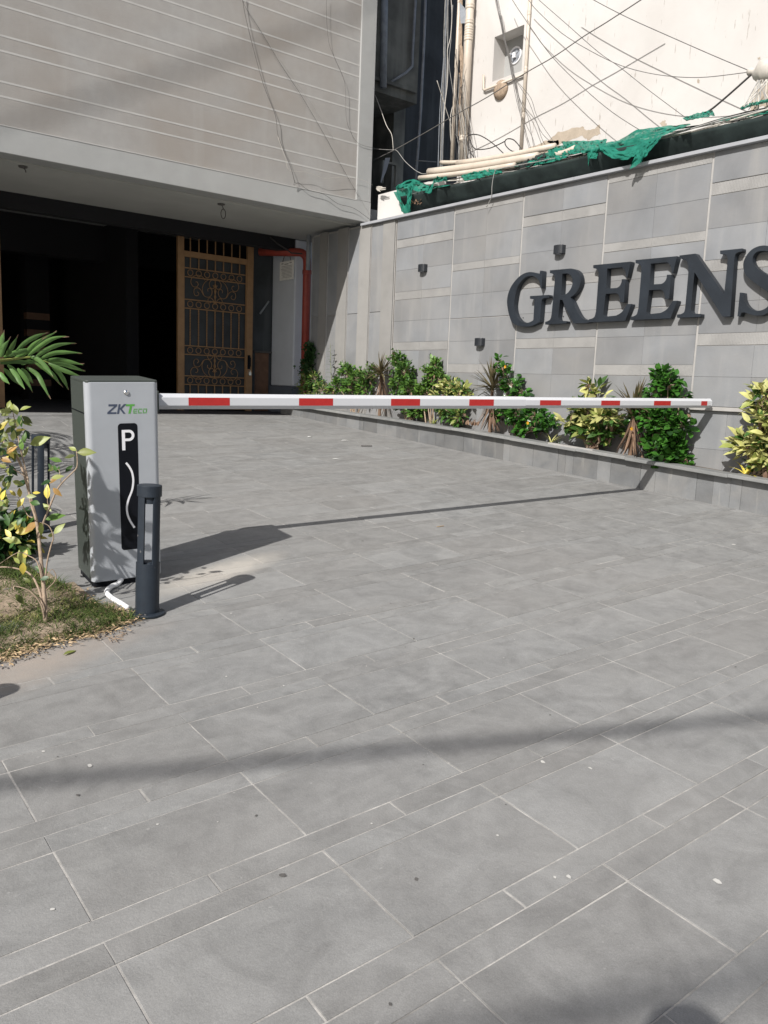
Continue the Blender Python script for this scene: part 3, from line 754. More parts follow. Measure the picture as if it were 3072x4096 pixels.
for ci, (s0, s1, ty) in enumerate(cols):
    a, c = s0 + JV, s1 - JV; sm = (a + c) / 2; G_ = 0.004
    if ty == 'A':
        rowtiles(a, c, [1.905, 2.168])
        for z0, z1 in ((1.795, 1.90), (1.133, 1.236), (0.481, 0.589)):
            ribbed(a, sm, z0 + G_, z1 - .001); ribbed(sm, c, z0 + G_, z1 - .001)
        rowtiles(a, c, [1.236, 1.51, 1.793]); rowtiles(a, c, [0.589, 0.86, 1.131])
        rowtiles(a, c, [0.203, 0.479])
        if ci == 4:
            rowtiles(a, c, [-.062, .203]); rowtiles(a, c, [-.80, -.45, -.105], 3)
            mb = MB(); mb.box(-.045, -.0005, a - .02, c, -.100 + 1.4, -.066 + 1.4); bevel(obj('ledge', mb, M['trim'], wall), .003)
        else: rowtiles(a, c, [-.80, -.33, .203], 2 if ci > 0 else 2)
    else:
        ribbed(a, sm, 2.083, 2.168); ribbed(sm, c, 2.083, 2.168)
        ribbed(a, sm, 1.415 + G_, 1.50); ribbed(sm, c, 1.415 + G_, 1.50)
        ribbed(a, sm, 0.203 + G_, 0.308); ribbed(sm, c, 0.203 + G_, 0.308)
        rowtiles(a, c, [1.50, 1.78, 2.079]); rowtiles(a, c, [0.855, 1.13, 1.413]); rowtiles(a, c, [0.308, 0.58, 0.847]); rowtiles(a, c, [-.80, -.35, .201], 2)
# vertical piers under the building: far end
pj = [4.64, 5.16, 5.688, 6.20, 6.61]
for k in range(len(pj) - 1):
    a, c = pj[k] + .010, pj[k + 1] - .016
    w = c - a
    tile(a, a + w * .5, -.8, 2.168 if k == 0 else 2.20, 'pier_panel', M['plainst'], th=.020)
    tile(a + w * .5, c, -.8, 1.0, 'pier_panel', th=.012); tile(a + w * .5, c, 1.006, 2.16, 'pier_panel', th=.012)
    mb = MB(); mb.box(-.024, 0, c + .001, c + .007, 0.6, 3.56); obj('pier_bead', mb, M['trim'], wall)
    mb = MB(); mb.box(-.001, 0.0, c + .0072, c + .0255, 0.6, 3.56); obj('joint_shade_strip', mb, M['gum'], wall)  # dark strip colours in the shade of the recessed joint
mb = MB(); mb.box(-.001, 0.0, 4.622, 4.638, 0.6, 3.56); obj('joint_shade_strip', mb, M['gum'], wall)
# coping
for a, c in ((-4.5, -1.2), (-1.197, 1.7), (1.703, 3.943), (3.947, 5.36)):
    mb = MB(); mb.box(-.060, .16, a, c, WT - .016, WT + .017); bevel(obj('coping_stone', mb, M['coping'], wall), .003)

# ------------------------------------------------------------------ raised letters GREENS
def crop(x0, y0, sc): return lambda p: (x0 + p[0] * sc, y0 + p[1] * sc)
c1 = crop(2000, 1040, 360 / 1659); c2 = crop(2300, 1000, 440 / 1659); c3 = crop(2680, 960, 392 / 1659)
LO, LI = 0.082, 0.018
def arc(pts, n=4):
    return [(v[0], v[1]) for v in cat([(x, y) for x, y in pts], n)]
def cat2(pts, n=4):
    P_ = [pts[0]] + list(pts) + [pts[-1]]; out = []
    for i in range(1, len(P_) - 2):
        for k in range(n):
            t = k / n; r = []
            for d in (0, 1):
                p0, p1, p2, p3 = (P_[i + j][d] for j in (-1, 0, 1, 2))
                r.append(0.5 * ((2 * p1) + (p2 - p0) * t + (2 * p0 - 5 * p1 + 4 * p2 - p3) * t * t + (3 * p1 - p0 - 3 * p2 + p3) * t ** 3))
            out.append(tuple(r))
    out.append(pts[-1]); return out
def letter(ch, f, outline, holes, label, shift=None, src=None):
    def loc(p): return on_wall(*f(p), off=LO)
    pts = src[0] if src else [loc(p) for p in outline]
    hs = src[1] if src else [[loc(p) for p in h] for h in holes]
    if shift: pts = [(a + shift[0], z + shift[1]) for a, z in pts]; hs = [[(a + shift[0], z + shift[1]) for a, z in h] for h in hs]
    cu = bpy.data.curves.new('raised_letter', 'CURVE'); cu.dimensions = '2D'; cu.fill_mode = 'BOTH'; cu.extrude = (LO - LI) / 2; cu.bevel_depth = 0
    c0 = (sum(p[0] for p in pts) / len(pts), sum(p[1] for p in pts) / len(pts))
    for loop in [pts] + hs:
        sp = cu.splines.new('POLY'); sp.points.add(len(loop) - 1)
        for q, (a, z) in zip(sp.points, loop): q.co = (-(a - c0[0]), z - c0[1], 0, 1)
        sp.use_cyclic_u = True
    tmp = bpy.data.objects.new('tmp', cu); COL.objects.link(tmp)
    dg = bpy.context.evaluated_depsgraph_get(); dg.update()
    me = bpy.data.meshes.new_from_object(tmp.evaluated_get(dg)); bpy.data.objects.remove(tmp)
    me.name = 'raised_letter'; me.materials.clear(); me.materials.append(M['letter'])
    # curve x -> minus s, curve y -> z, extrude along the wall normal
    s, z = c0; org = WP + WU * s + WN * ((LO + LI) / 2); org.z = z
    X = -WU; Y = Vector((0, 0, 1)); Z = X.cross(Y)
    Mx = Matrix((X, Y, Z)).transposed().to_4x4(); Mx.translation = org
    root = thing('raised_letter', label, 'letter', M=Mx)
    fo = link('letter_body', me, root); b_ = fo.modifiers.new('bevel', 'BEVEL'); b_.width = .0018; b_.segments = 1; b_.limit_method = 'ANGLE'
    for (a, z) in (pts[0], pts[len(pts) // 3], pts[2 * len(pts) // 3]):
        q = (-(a - c0[0]) * .9, (z - c0[1]) * .9); mb = MB()
        mb.tube([(q[0], q[1], -(LO + LI) / 2), (q[0], q[1], -(LO - LI) / 2 + .002)], .004, 5)
        obj('fixing_pin', mb, M['lamp'], root)
    return pts, hs
Gq = [(740, 195), (784, 198), (768, 522), (752, 522)] + cat2([(748, 490), (722, 400), (680, 335), (620, 300), (560, 292), (480, 312), (400, 380), (330, 480), (288, 620), (265, 760), (258, 850), (275, 960), (310, 1050), (370, 1120), (440, 1152), (520, 1155), (600, 1120)]) + \
     [(615, 1100), (628, 860), (640, 735), (600, 718), (553, 715), (553, 665), (900, 642), (905, 690)] + cat2([(870, 694), (800, 705), (768, 740), (762, 800)]) + [(735, 1135)] + \
     cat2([(735, 1140), (640, 1190), (560, 1220), (450, 1228), (350, 1215), (270, 1185), (210, 1130), (175, 1040), (148, 930), (130, 800), (135, 700), (160, 590), (210, 480), (290, 370), (380, 285), (470, 238), (560, 222), (650, 235), (728, 264)])
letter('G', c1, Gq, [], 'dark raised serif letter G, first letter of the sign on the wall')
Rq = [(920, 190), (1290, 157)] + cat2([(1310, 157), (1380, 175), (1440, 220), (1475, 290), (1488, 380), (1472, 470), (1430, 560), (1370, 635), (1296, 688)]) + \
     [(1340, 770), (1400, 900)] + cat2([(1400, 900), (1455, 1005), (1510, 1070), (1580, 1100), (1650, 1108)]) + [(1650, 1150), (1560, 1162), (1352, 1166), (1300, 1070), (1240, 950), (1190, 850), (1150, 735), (1105, 730), (1072, 1050)] + \
     cat2([(1072, 1050), (1082, 1100), (1110, 1122)]) + [(1228, 1126), (1226, 1166), (833, 1190), (833, 1140)] + cat2([(870, 1130), (915, 1105), (940, 1060)]) + [(950, 1000), (1008, 400)] + cat2([(1008, 330), (998, 275), (960, 250)]) + [(920, 242)]
Rh = [[(1150, 252), (1225, 246)] + cat2([(1240, 247), (1290, 272), (1322, 320), (1338, 400), (1325, 480), (1285, 560), (1215, 630), (1128, 662)])]
letter('R', c1, Rq, Rh, 'dark raised serif letter R, second letter of the sign on the wall')
Eq = [(913, 152), (1540, 92), (1478, 345), (1462, 345)] + cat2([(1455, 300), (1435, 225), (1385, 183)]) + [(1145, 205), (1128, 522), (1290, 512)] + cat2([(1310, 508), (1350, 480), (1378, 430), (1386, 372)]) + \
     [(1448, 372), (1420, 735), (1360, 738)] + cat2([(1352, 690), (1330, 620), (1290, 596)]) + [(1118, 605), (1076, 920)] + cat2([(1076, 940), (1090, 962), (1130, 966)]) + \
     cat2([(1290, 948), (1370, 905), (1430, 835), (1474, 766)]) + [(1545, 764), (1440, 1030), (836, 1056), (836, 1010)] + cat2([(880, 1000), (925, 975), (945, 925)]) + [(955, 880), (1000, 330)] + cat2([(1000, 270), (985, 225), (950, 205)]) + [(913, 200)]
E2 = letter('E', c2, Eq, [], 'dark raised serif letter E beside the N, fourth letter of the sign')
ref = on_wall(*c2((913, 152)), off=LO); ref1 = on_wall(*c2((275, 228)), off=LO)
letter('E', c2, None, None, 'dark raised serif letter E beside the R, third letter of the sign', src=E2, shift=(ref1[0] - ref[0], ref1[1] - ref[1]))
Nq = [(160, 262), (430, 230), (915, 930), (968, 430)] + cat2([(975, 330), (960, 265), (920, 242)]) + [(848, 236), (848, 180), (1225, 142), (1222, 192)] + cat2([(1150, 205), (1108, 240), (1092, 300)]) + \
     [(1080, 430), (1020, 1292), (890, 1300), (415, 545), (352, 1180)] + cat2([(352, 1200), (372, 1236), (420, 1246)]) + [(520, 1250), (518, 1300), (118, 1316), (118, 1262)] + cat2([(180, 1255), (235, 1225), (255, 1160)]) + [(312, 540)] + cat2([(310, 440), (280, 360), (220, 322)]) + [(162, 315)]
letter('N', c3, Nq, [], 'dark raised serif letter N, fifth letter of the sign on the wall')
Sq = cat2([(1797, 110), (1800, 330)], 1) + [(1765, 330)] + cat2([(1750, 290), (1710, 225), (1650, 190), (1560, 182), (1470, 200), (1412, 262), (1396, 340), (1430, 430), (1520, 515), (1659, 600), (1760, 680), (1830, 790), (1842, 920), (1800, 1060), (1710, 1185), (1600, 1260), (1500, 1280), (1400, 1270), (1320, 1245), (1250, 1222)]) + \
     [(1205, 1235), (1190, 1292), (1142, 1292), (1182, 890), (1240, 893)] + cat2([(1250, 1000), (1288, 1090), (1360, 1160), (1450, 1195), (1550, 1188), (1640, 1140), (1690, 1060), (1695, 970), (1650, 880), (1540, 800), (1400, 700), (1300, 610), (1250, 520), (1240, 430), (1252, 350), (1300, 255), (1380, 165), (1480, 112), (1590, 92), (1700, 108)]) + [(1760, 140)]
letter('S', c3, Sq, [], 'dark raised serif letter S cut by the right edge of the photo')

# wall lamps
def wlamp(px_, py_, label):
    s, z = on_wall(px_, py_, .05); o = WP + WU * s + WN * .006; o.z = z
    Mx = Matrix((WU.cross(Vector((0, 0, 1))) * -1, WU, Vector((0, 0, 1)))).transposed().to_4x4()
    Mx = Matrix((-WN, WU, Vector((0, 0, 1)))).transposed().to_4x4(); Mx.translation = o
    t = thing('wall_lamp', label, 'lamp', M=Mx, group='black down lights on the tiled wall')
    mb = MB(); pr = [(-.0, -.062), (-.045, -.062)] + [(-.045 - .030 * math.cos(a), -.062 + .062 * (1 + math.sin(a)) - .0) for a in [-PI / 2 + PI * k / 8 for k in range(1, 8)]] + [(-.045, .062), (0, .062)]
    n = len(pr)
    mb.add([(x, y, -.045) for x, y in pr] + [(x, y, .045) for x, y in pr], [tuple(range(n)), tuple(range(2 * n - 1, n - 1, -1))] + [((i + 1) % n, i, n + i, n + (i + 1) % n) for i in range(n)])
    bevel(obj('lamp_housing', mb, M['lamp'], t), .004)
    mb = MB(); mb.lathe([(0, -.047), (.028, -.047), (.03, -.0455)], 12, (-.04, 0, 0)); obj('lamp_lens', mb, M['pvcd'], t)
wlamp(1687, 1072, 'black half round wall lamp nearest the building, left of the letters')
wlamp(2234, 998, 'black half round wall lamp above the letters G and R')
wlamp(1915, 1368, 'black half round wall lamp low on the wall above the dracaena')

# ------------------------------------------------------------------ planter kerb
pk = thing('planter_kerb', 'low grey stone planter kerb running along the foot of the tiled wall', 'planter', (6.6, 4, 0))
KX = 6.603
def ktop(y):   # height of the kerb top above the ground
    if y > 7: return 0.262 + (0.200 - 0.262) * (y - 7) / 2.67
    return 0.262 + (0.296 - 0.262) * (7 - y) / 3.73
random.seed(5)
y = 1.0
while y < 11.05:
    w = random.choice([.10, .16, .30, .34, .42, .24]); y1 = min(y + w, 11.1)
    if y < 10.95 and y1 > 10.95: y1 = 11.1
    mb = MB(); t = random.random(); g_ = .0015; vs_ = []
    fx = KX + random.uniform(-.0015, .0015)
    for X in (fx, KX + .03):
        for (yy, top) in ((y + g_, 0), (y1 - g_, 0), (y1 - g_, 1), (y + g_, 1)):
            vs_.append((X - 6.6, yy - 4, gz(KX, yy) - .02 if not top else gz(KX, yy) + ktop(yy) - .031))
    mb.add(vs_, [(0, 3, 2, 1), (4, 5, 6, 7), (0, 1, 5, 4), (1, 2, 6, 5), (2, 3, 7, 6), (3, 0, 4, 7)], 0, t)
    obj('kerb_tile', mb, M['kerb'], pk); y = y1
mb = MB()
for k in range(20):
    ya, yb = 1 + k * .505, 1 + (k + 1) * .505
    vs_ = [(X - 6.6, yy - 4, gz(KX, yy) - .1 if not tp else gz(KX, yy) + ktop(yy) - .032) for X in (KX + .031, KX + .10) for yy, tp in ((ya, 0), (yb, 0), (yb, 1), (ya, 1))]
    mb.add(vs_, [(0, 3, 2, 1), (4, 5, 6, 7), (0, 1, 5, 4), (1, 2, 6, 5), (2, 3, 7, 6), (3, 0, 4, 7)])
obj('kerb_core', mb, M['kerb'], pk)
yc = [1.0, 2.3, 3.32, 4.35]; 
sp_ = [on_ground(2242 + 0, 1860).y]
segs = [(1.0, 2.6, 0), (2.6, 3.62, .003), (3.62, 4.66, -.002), (4.66, 5.25, .004), (5.25, 6.15, 0), (6.15, 7.1, .003), (7.1, 8.0, 0), (8.0, 8.9, .004), (8.9, 10.0, 0), (10.0, 11.12, .002)]
for a, c, dz in segs:
    mb = MB(); n = 3; vs_ = []
    front = KX - .072; back = KX + .115
    for k in range(n + 1):
        yy = a + .001 + (c - a - .002) * k / n; zt = gz(KX, yy) + ktop(yy) + dz
        for (X, Z) in ((front, zt - .030), (back, zt - .030), (back, zt), (front, zt)): vs_.append((X - 6.6, yy - 4, Z))
    fs = [(0, 1, 2, 3), (n * 4 + 3, n * 4 + 2, n * 4 + 1, n * 4)]
    for k in range(n):
        for j in range(4): fs.append((k * 4 + j, k * 4 + 4 + j, k * 4 + 4 + (j + 1) % 4, k * 4 + (j + 1) % 4))
    mb.add(vs_, fs, 0, random.random()); bevel(obj('kerb_coping', mb, M['kcop'], pk), .004)
mb = MB(); ya, yb = 5.05, 5.62; vs_ = []
for yy in (ya, yb):
    zt = gz(KX, yy) + ktop(yy) + .005
    for X, Z in ((KX - .055, zt - .025), (KX - .01, zt - .025), (KX - .01, zt + .010), (KX - .055, zt + .010)): vs_.append((X - 6.6, yy - 4, Z))
mb.add(vs_, [(0, 1, 2, 3), (7, 6, 5, 4), (0, 4, 5, 1), (1, 5, 6, 2), (2, 6, 7, 3), (3, 7, 4, 0)])
tag(obj('stone_offcut', mb, M['trim'], loc=(6.6, 4, 0)), 'pale loose strip of stone lying on the planter kerb edge', 'stone strip')
mb = MB()
n = 40; vs_ = []; fs = []
for k in range(n + 1):
    yy = 1 + 10.1 * k / n; zt = gz(KX, yy) + ktop(yy) - .022
    for X in (KX + .10, KX + .2, KX + .29, 6.99): vs_.append((X, yy, zt + .012 * mnoise.noise(Vector((X * 9, yy * 3, 0)))))
for k in range(n):
    for j in range(3): a = k * 4 + j; fs.append((a, a + 1, a + 5, a + 4))
mb.add(vs_, fs); obj('planter_soil', mb, M['bedsoil'], kind='structure')
def soilz(y): return gz(KX, y) + ktop(y) - .02
# ----- PART2
# ------------------------------------------------------------------ canopy sheet above the wall, pipes and cables on it
def canz(y): return 1.4 + 2.372 + (y - 3.8) * 0.0185
cn = thing('canopy', 'dark sheet canopy ledge behind the wall coping, under the pipes and green cloth', 'canopy', (7, 5, 0))
n = 40; vs_ = []; fs = []; mb = MB()
ye = 8.72
for k in range(n + 1):
    y = -1.5 + (ye + 1.5) * k / n; w = .008 * math.sin(y * 5) + .006 * mnoise.noise(Vector((y * 3, 0, 0)))
    for (X, Z) in ((6.93 + w, canz(y) + w), (6.94 + w, canz(y) - .03), (7.02 + w, canz(y) - .13), (7.11, canz(y) - .24)): vs_.append((X - 7, y - 5, Z))
for k in range(n):
    for j in range(3): a = k * 4 + j; fs.append((a, a + 4, a + 5, a + 1))
mb.add(vs_, fs); o = obj('hanging_sheet', mb, M['netd'], cn, True); sd = o.modifiers.new('solid', 'SOLIDIFY'); sd.thickness = .006
mb = MB()
for k in range(10):
    ya = -1.5 + (ye + 1.5) * k / 10; yb = -1.5 + (ye + 1.5) * (k + 1) / 10
    vs_ = [(X - 7, yy - 5, canz(yy) + dz) for yy in (ya, yb) for X, dz in ((6.945, -.004), (7.6, .03), (7.6, -.06), (6.97, -.05))]
    mb.add(vs_, [(0, 4, 5, 1), (1, 5, 6, 2), (2, 6, 7, 3), (3, 7, 4, 0)])
obj('ledge_slab', mb, M['plainst'], cn)
mb = MB(); mb.box(.115, .16, -6.5, 3.7, 2.0, canz(5) - .2); obj('dark_backing', mb, M['netd'], cn)

# low cream wall end beside the building, behind the coping
wmb = MB(); wmb.box(7.10, 7.25, 8.2, 9.43, 1.0, 4.02)
tag(obj('low_cream_wall', wmb, M['white']), 'short piece of cream wall behind the coping between the building corner and the green cloth', 'wall')

# ------------------------------------------------------------------ white building
XW = 7.60
cy = on_x(1848, 300, XW).y
wb = thing('white_building', 'sunlit cream painted building rising behind the tiled wall', 'building', (XW, 0, 0))
Wt = on_x(1978, 146, XW); Wr = on_x(2097, 101, XW); Wb = on_x(2086, 296, XW); Wl = on_x(1970, 315, XW)
wy0, wy1 = (Wr.y + Wb.y) / 2, (Wt.y + Wl.y) / 2; wz0, wz1 = (Wb.z + Wl.z) / 2, (Wt.z + Wr.z) / 2
for (a, c, z0, z1) in ((-4, wy0, 3.4, 10), (wy1, cy, 3.4, 10), (wy0, wy1, 3.4, wz0), (wy0, wy1, wz1, 10)):
    mb = MB(); mb.box(0, .45, a, c, z0, z1); obj('painted_wall', mb, M['white'], wb)
mb = MB(); mb.box(.20, .45, wy0, wy1, wz0, wz1); fr = obj('window_recess', mb, M['fascia'], wb)
vy, vz = on_x(2062, 222, XW + .2).y, on_x(2062, 222, XW + .2).z
mb = MB(); mb.tube([(.195, vy + .095 * math.cos(a), vz + .095 * math.sin(a)) for a in [2 * PI * k / 24 for k in range(25)]], .012, 6, caps=False)
obj('fan_ring', mb, M['prwhite'], fr, True)
mb = MB(); mb.lathe([(0, 0), (.09, 0)], 20, (0, 0, 0)); o = obj('fan_opening', mb, M['pvcd'], fr, M=Matrix.Translation((.198, vy, vz)) @ Matrix.Rotation(-PI / 2, 4, 'Y'))
for k in range(4):
    mb = MB(); a = k * PI / 2 + .3
    mb.add([(.185, vy, vz), (.18, vy + .08 * math.cos(a), vz + .08 * math.sin(a)), (.195, vy + .08 * math.cos(a + .7), vz + .08 * math.sin(a + .7))], [(0, 1, 2)])
    obj('fan_blade', mb, M['pvcd'], fr)
mb = MB(); mb.box(.165, .19, vy - .02, vy + .02, vz - .03, vz + .03); obj('fan_motor', mb, M['prwhite'], fr)
# patches where paint has fallen off (thin skin, irregular edge)
def patch(pxs, name='bare_patch'):
    pts = []
    for i in range(len(pxs)):
        a = on_x(*pxs[i], XW); c = on_x(*pxs[(i + 1) % len(pxs)], XW)
        for k in range(4):
            p = a.lerp(c, k / 4); j = .010; pts.append((-.0015, p.y + random.uniform(-j, j), p.z + random.uniform(-j, j)))
    mb = MB(); mb.add(pts, [tuple(range(len(pts)))]); obj(name, mb, M['peel'], wb)
patch([(2230, 530), (2290, 512), (2330, 508), (2345, 522), (2380, 512), (2400, 500), (2402, 535), (2375, 548), (2352, 560), (2330, 545), (2300, 552), (2270, 568), (2230, 580), (2190, 570)])
patch([(2160, 575), (2180, 562), (2235, 560), (2240, 600), (2150, 640), (2120, 640), (2070, 660), (2060, 610), (2100, 598)])
patch([(3010, 400), (3040, 345), (3072, 330), (3100, 345), (3100, 440), (3050, 420), (3020, 440), (2990, 470)])
patch([(2640, 490), (2660, 478), (2668, 500), (2650, 510)])
patch([(2790, 318), (2798, 318), (2800, 332), (2793, 330)]); patch([(3033, 230), (3041, 234), (3040, 242), (3034, 240)])
# round brown lid under the window
p = on_x(1999, 358, XW - .03)
mb = MB(); mb.lathe([(0, .05), (.05, .055), (.11, .03), (.115, 0), (0, 0)], 20)
tag(obj('round_lid', mb, M['bark'], M=Matrix.Translation(p + Vector((.03, 0, 0))) @ Matrix.Rotation(-PI / 2, 4, 'Y'), smooth_=True), 'brown round lid fixed under the small window of the white building', 'lid')
# pipes on the white wall
def pxpath(pts, X, **k): return [on_x(a, c, X) for a, c in pts]
def wallpipe(name, pxs, X, r, mt, label, rings=(), seg=12, straight=True):
    pts = pxpath(pxs, X)
    if straight:
        ym = sum(p.y for p in pts) / len(pts); pts = [Vector((p.x, ym, p.z)) for p in pts]
    root = thing(name, label, 'pipe', pts[-1]); o0 = pts[-1]
    mb = MB(); mb.tube([p - o0 for p in pts], r, seg); obj('pipe_length', mb, mt, root, True)
    for ry in rings:
        q = on_x(pxs[0][0], ry, X); q = Vector((pts[0].x, pts[0].y, q.z)) - o0
        mb = MB(); mb.lathe([(r, -.035), (r * 1.13, -.03), (r * 1.13, -.012), (r * 1.03, -.008), (r * 1.13, 0), (r * 1.13, .02), (r, .03)], seg); obj('pipe_collar', mb, mt, root, True, loc=q)
    return root
wallpipe('soil_pipe', [(1882, -250), (1862, 640)], XW - .09, .052, M['pvc'], 'thick cream plastic soil pipe with collars at the corner of the white building', (25, 85, 110, 130, 150, 545))
wallpipe('waste_pipe', [(1826, -250), (1832, 640)], XW - .03, .026, M['pvc'], 'slimmer cream pipe left of the thick collared pipe', (8,))
wallpipe('water_pipe', [(2128, -250), (2090, 602)], XW - .03, .020, M['pvc'], 'thin cream pipe running down the white wall right of the small window', (45, 268, 450))
mb = MB(); mb.tube([on_x(1934, 300, XW - .03), on_x(1934, 358, XW - .03), on_x(1940, 360, XW - .03), on_x(2098, 296, XW - .03)], .015, 8)
tag(obj('water_pipe', mb, M['pvc'], smooth_=True), 'thin cream pipe with an open upturned end running under the small window', 'pipe')
# hanging dark debris between the two pipes
mb = MB(); random.seed(3)
for k in range(26):
    x0 = random.uniform(1838, 1850); y0 = random.uniform(-60, 500)
    mb.tube(pxpath([(x0, y0), (x0 + random.uniform(-5, 5), y0 + random.uniform(40, 90)), (x0 + random.uniform(-5, 5), y0 + random.uniform(110, 190))], XW - .06), random.uniform(.003, .009), 5)
tag(obj('pipe_debris', mb, M['bark']), 'dry fibrous roots and rags packed between the two cream pipes', 'debris')
mb = MB()
vs_ = pxpath([(1838, 8), (1862, 35), (1864, 92), (1843, 94), (1838, 50)], XW - .13) + pxpath([(1838, 8), (1862, 35), (1864, 92), (1843, 94), (1838, 50)], XW - .11)
mb.add(vs_, [(0, 1, 2, 3, 4), (9, 8, 7, 6, 5)] + [(i, i + 5, (i + 1) % 5 + 5, (i + 1) % 5) for i in range(5)])
tag(obj('grey_rag', mb, M['pvcd']), 'grey plastic rag caught on top of the cream pipes', 'rag')

# ------------------------------------------------------------------ alley between the buildings
al = thing('alley_building', 'dark stained concrete building deep in the shaded alley between the two buildings', 'building', (8, 11, 0))
def abox(name, x0, x1, y0, y1, z0, z1, mt): mb = MB(); mb.box(x0 - 8, x1 - 8, y0 - 11, y1 - 11, z0, z1); return obj(name, mb, mt, al)
zl = on_y(1600, 395, 11).z
abox('upper_bay', 7.0, on_y(1672, 300, 11).x, 11.0, 12.6, zl, 12, M['alley'])
abox('bay_return', on_y(1672, 300, 11).x + .002, on_y(1672, 300, 11).x + .25, 11.6, 12.6, 2, 12, M['alley'])
abox('bay_edge', 7.0, on_y(1660, 300, 11).x, 10.93, 10.998, on_y(1560, 345, 11).z, on_y(1560, 345, 11).z + .05, M['alley'])
abox('back_wall', 7.0, 13, 12.601, 12.8, 0, 12, M['alley2'])
abox('far_side_wall', 7.65, 7.85, cy + .002, cy + .004 + .3, 0, 12, M['alley2']) if False else None
cyl_path('rain_pipe', [on_y(1541, -200, 10.9), on_y(1533, 350, 10.9)], .055, M['pvcd'], 'wide dark grey rain pipe on the stained alley wall beside the facade', 'pipe', 12)
cyl_path('alley_pipe', [on_y(1668, -100, 10.95), on_y(1650, 215, 10.95), on_y(1649, 265, 10.95), on_y(1625, 290, 10.95), on_y(1565, 328, 10.95)], .021, M['pvcd'], 'bent grey pipe on the stained alley wall', 'pipe', 8)
cyl_path('alley_pipe', [on_y(1704, -60, 10.7), on_y(1697, 150, 10.7), on_y(1683, 440, 10.7), on_y(1672, 600, 10.7), on_y(1660, 735, 10.7)], .022, M['pvcd'], 'long straight grey blue pipe down the middle of the dark alley', 'pipe', 8)
cyl_path('alley_rod', [on_y(1663, 642, 10.6), on_y(1745, 648, 10.6)], .008, M['wireg'], 'short level grey rod across the dark alley', 'rod', 6)
mb = MB(); vs_ = [on_y(*q, 10.2) for q in ((1541, 632), (1560, 630), (1545, 680), (1524, 730), (1522, 728), (1530, 690))]
mb.add([*vs_, *[v + Vector((.02, .02, 0)) for v in vs_]], [tuple(range(6)), tuple(range(11, 5, -1))] + [(i, i + 6, (i + 1) % 6 + 6, (i + 1) % 6) for i in range(6)])
tag(obj('sheet_offcut', mb, M['coping']), 'pale triangular sheet leaning in the dark alley', 'sheet')
mb = MB(); a = on_y(1532, 640, 10.4); c = on_y(1588, 745, 10.4)
for (x0, x1, z0, z1) in ((a.x, a.x + .03, c.z, a.z), (c.x - .03, c.x, c.z, a.z), (a.x + .03, c.x - .03, a.z - .03, a.z)): mb.box(x0, x1, 10.4, 10.45, z0, z1)
tag(obj('board_frame', mb, M['alley']), 'grey wooden frame standing behind the pale triangular sheet', 'frame')
# nearer: white-building side cables bundle hanging in the alley mouth
random.seed(21)
cb_ = thing('cable_bundle', 'bundle of pale cables hanging straight down the dark alley mouth', 'cables', on_y(1760, 600, 9.0))
for k, (t0, t1) in enumerate(((1786, 1750), (1790, 1757), (1793, 1760), (1783, 1765), (1788, 1769), (1795, 1771))):
    pts = [on_y(t0 - (t0 - t1) * (f ** 1.1) + 3 * math.sin(f * 7 + k), -40 + 720 * f, 9.0) - cb_.location for f in [i / 9 for i in range(10)]]
    mb = MB(); mb.tube(pts, random.uniform(.004, .007), 5); obj('cable_strand', mb, M['wireg'] if k % 2 else M['pvcd'], cb_)
for lab, pts, mt, r in (
        ('pale looping cable beside the hanging bundle in the alley mouth', [(1803, -20), (1808, 60), (1802, 150), (1790, 200), (1792, 270), (1788, 350), (1778, 430), (1772, 520)], 'wirel', .006),
        ('pale cable close to the slimmer cream pipe', [(1811, 20), (1804, 160), (1796, 250), (1808, 340), (1822, 440), (1830, 540)], 'wireg', .005),
        ('short diagonal cable end crossing the hanging bundle', [(1748, 322), (1765, 375), (1782, 430), (1812, 520), (1826, 545)], 'wirel', .005),
        ('pale cable bending round to the foot of the cream pipes', [(1818, 405), (1803, 460), (1802, 540), (1812, 630)], 'wirel', .006)):
    cyl_path('alley_cable', [on_y(a, c, 8.9) for a, c in cat2(pts, 3)], r, M[mt], lab, 'cable', 5)
fan = thing('cable_bundle', 'tangle of thin grey cables fanning over the thick cream pipe', 'cables', on_x(1850, 600, 7.4))
for k in range(12):
    x0 = random.uniform(1818, 1860); pts = [(x0, random.uniform(150, 420))]; x = x0
    while pts[-1][1] < 640: x += random.uniform(-9, 13) if k % 3 else random.uniform(2, 16); pts.append((x, pts[-1][1] + random.uniform(50, 90)))
    mb = MB(); mb.tube([on_x(a, c, 7.42) - fan.location for a, c in cat2(pts, 3)], .0035, 4); obj('cable_strand', mb, M['wire'] if k % 2 else M['wireg'], fan)

# ------------------------------------------------------------------ overhead and wall cables
def cable(lab, pts, X, r, mt='wire'):
    cyl_path('overhead_cable', [on_x(a, c, X) for a, c in cat2(pts, 4)], r * .72, M['wireo' if mt == 'wire' else mt], lab, 'cable', 6)
cable('thick dark cable rising from the alley across the whole white wall', [(1490, 642), (1579, 599), (1714, 523), (1820, 460), (1950, 388), (2100, 293), (2217, 226), (2334, 146), (2428, 88), (2563, 0), (2640, -50)], 7.2, .008)
cable('thin cable from the top edge down to the wrapped cable joint', [(2300, -45), (2375, 0), (2510, 70), (2686, 149), (2862, 226), (2998, 283)], 7.3, .0055)
cable('sagging cable that runs nearly level into the wrapped cable joint', [(2080, -45), (2115, 0), (2147, 41), (2246, 132), (2364, 205), (2481, 261), (2598, 293), (2715, 308), (2832, 308), (2998, 288)], 7.3, .005)
cable('straight cable descending to the cloth left of the wrapped joint', [(2110, -45), (2156, 0), (2276, 105), (2393, 208), (2481, 270), (2598, 363), (2755, 480)], 7.35, .005)
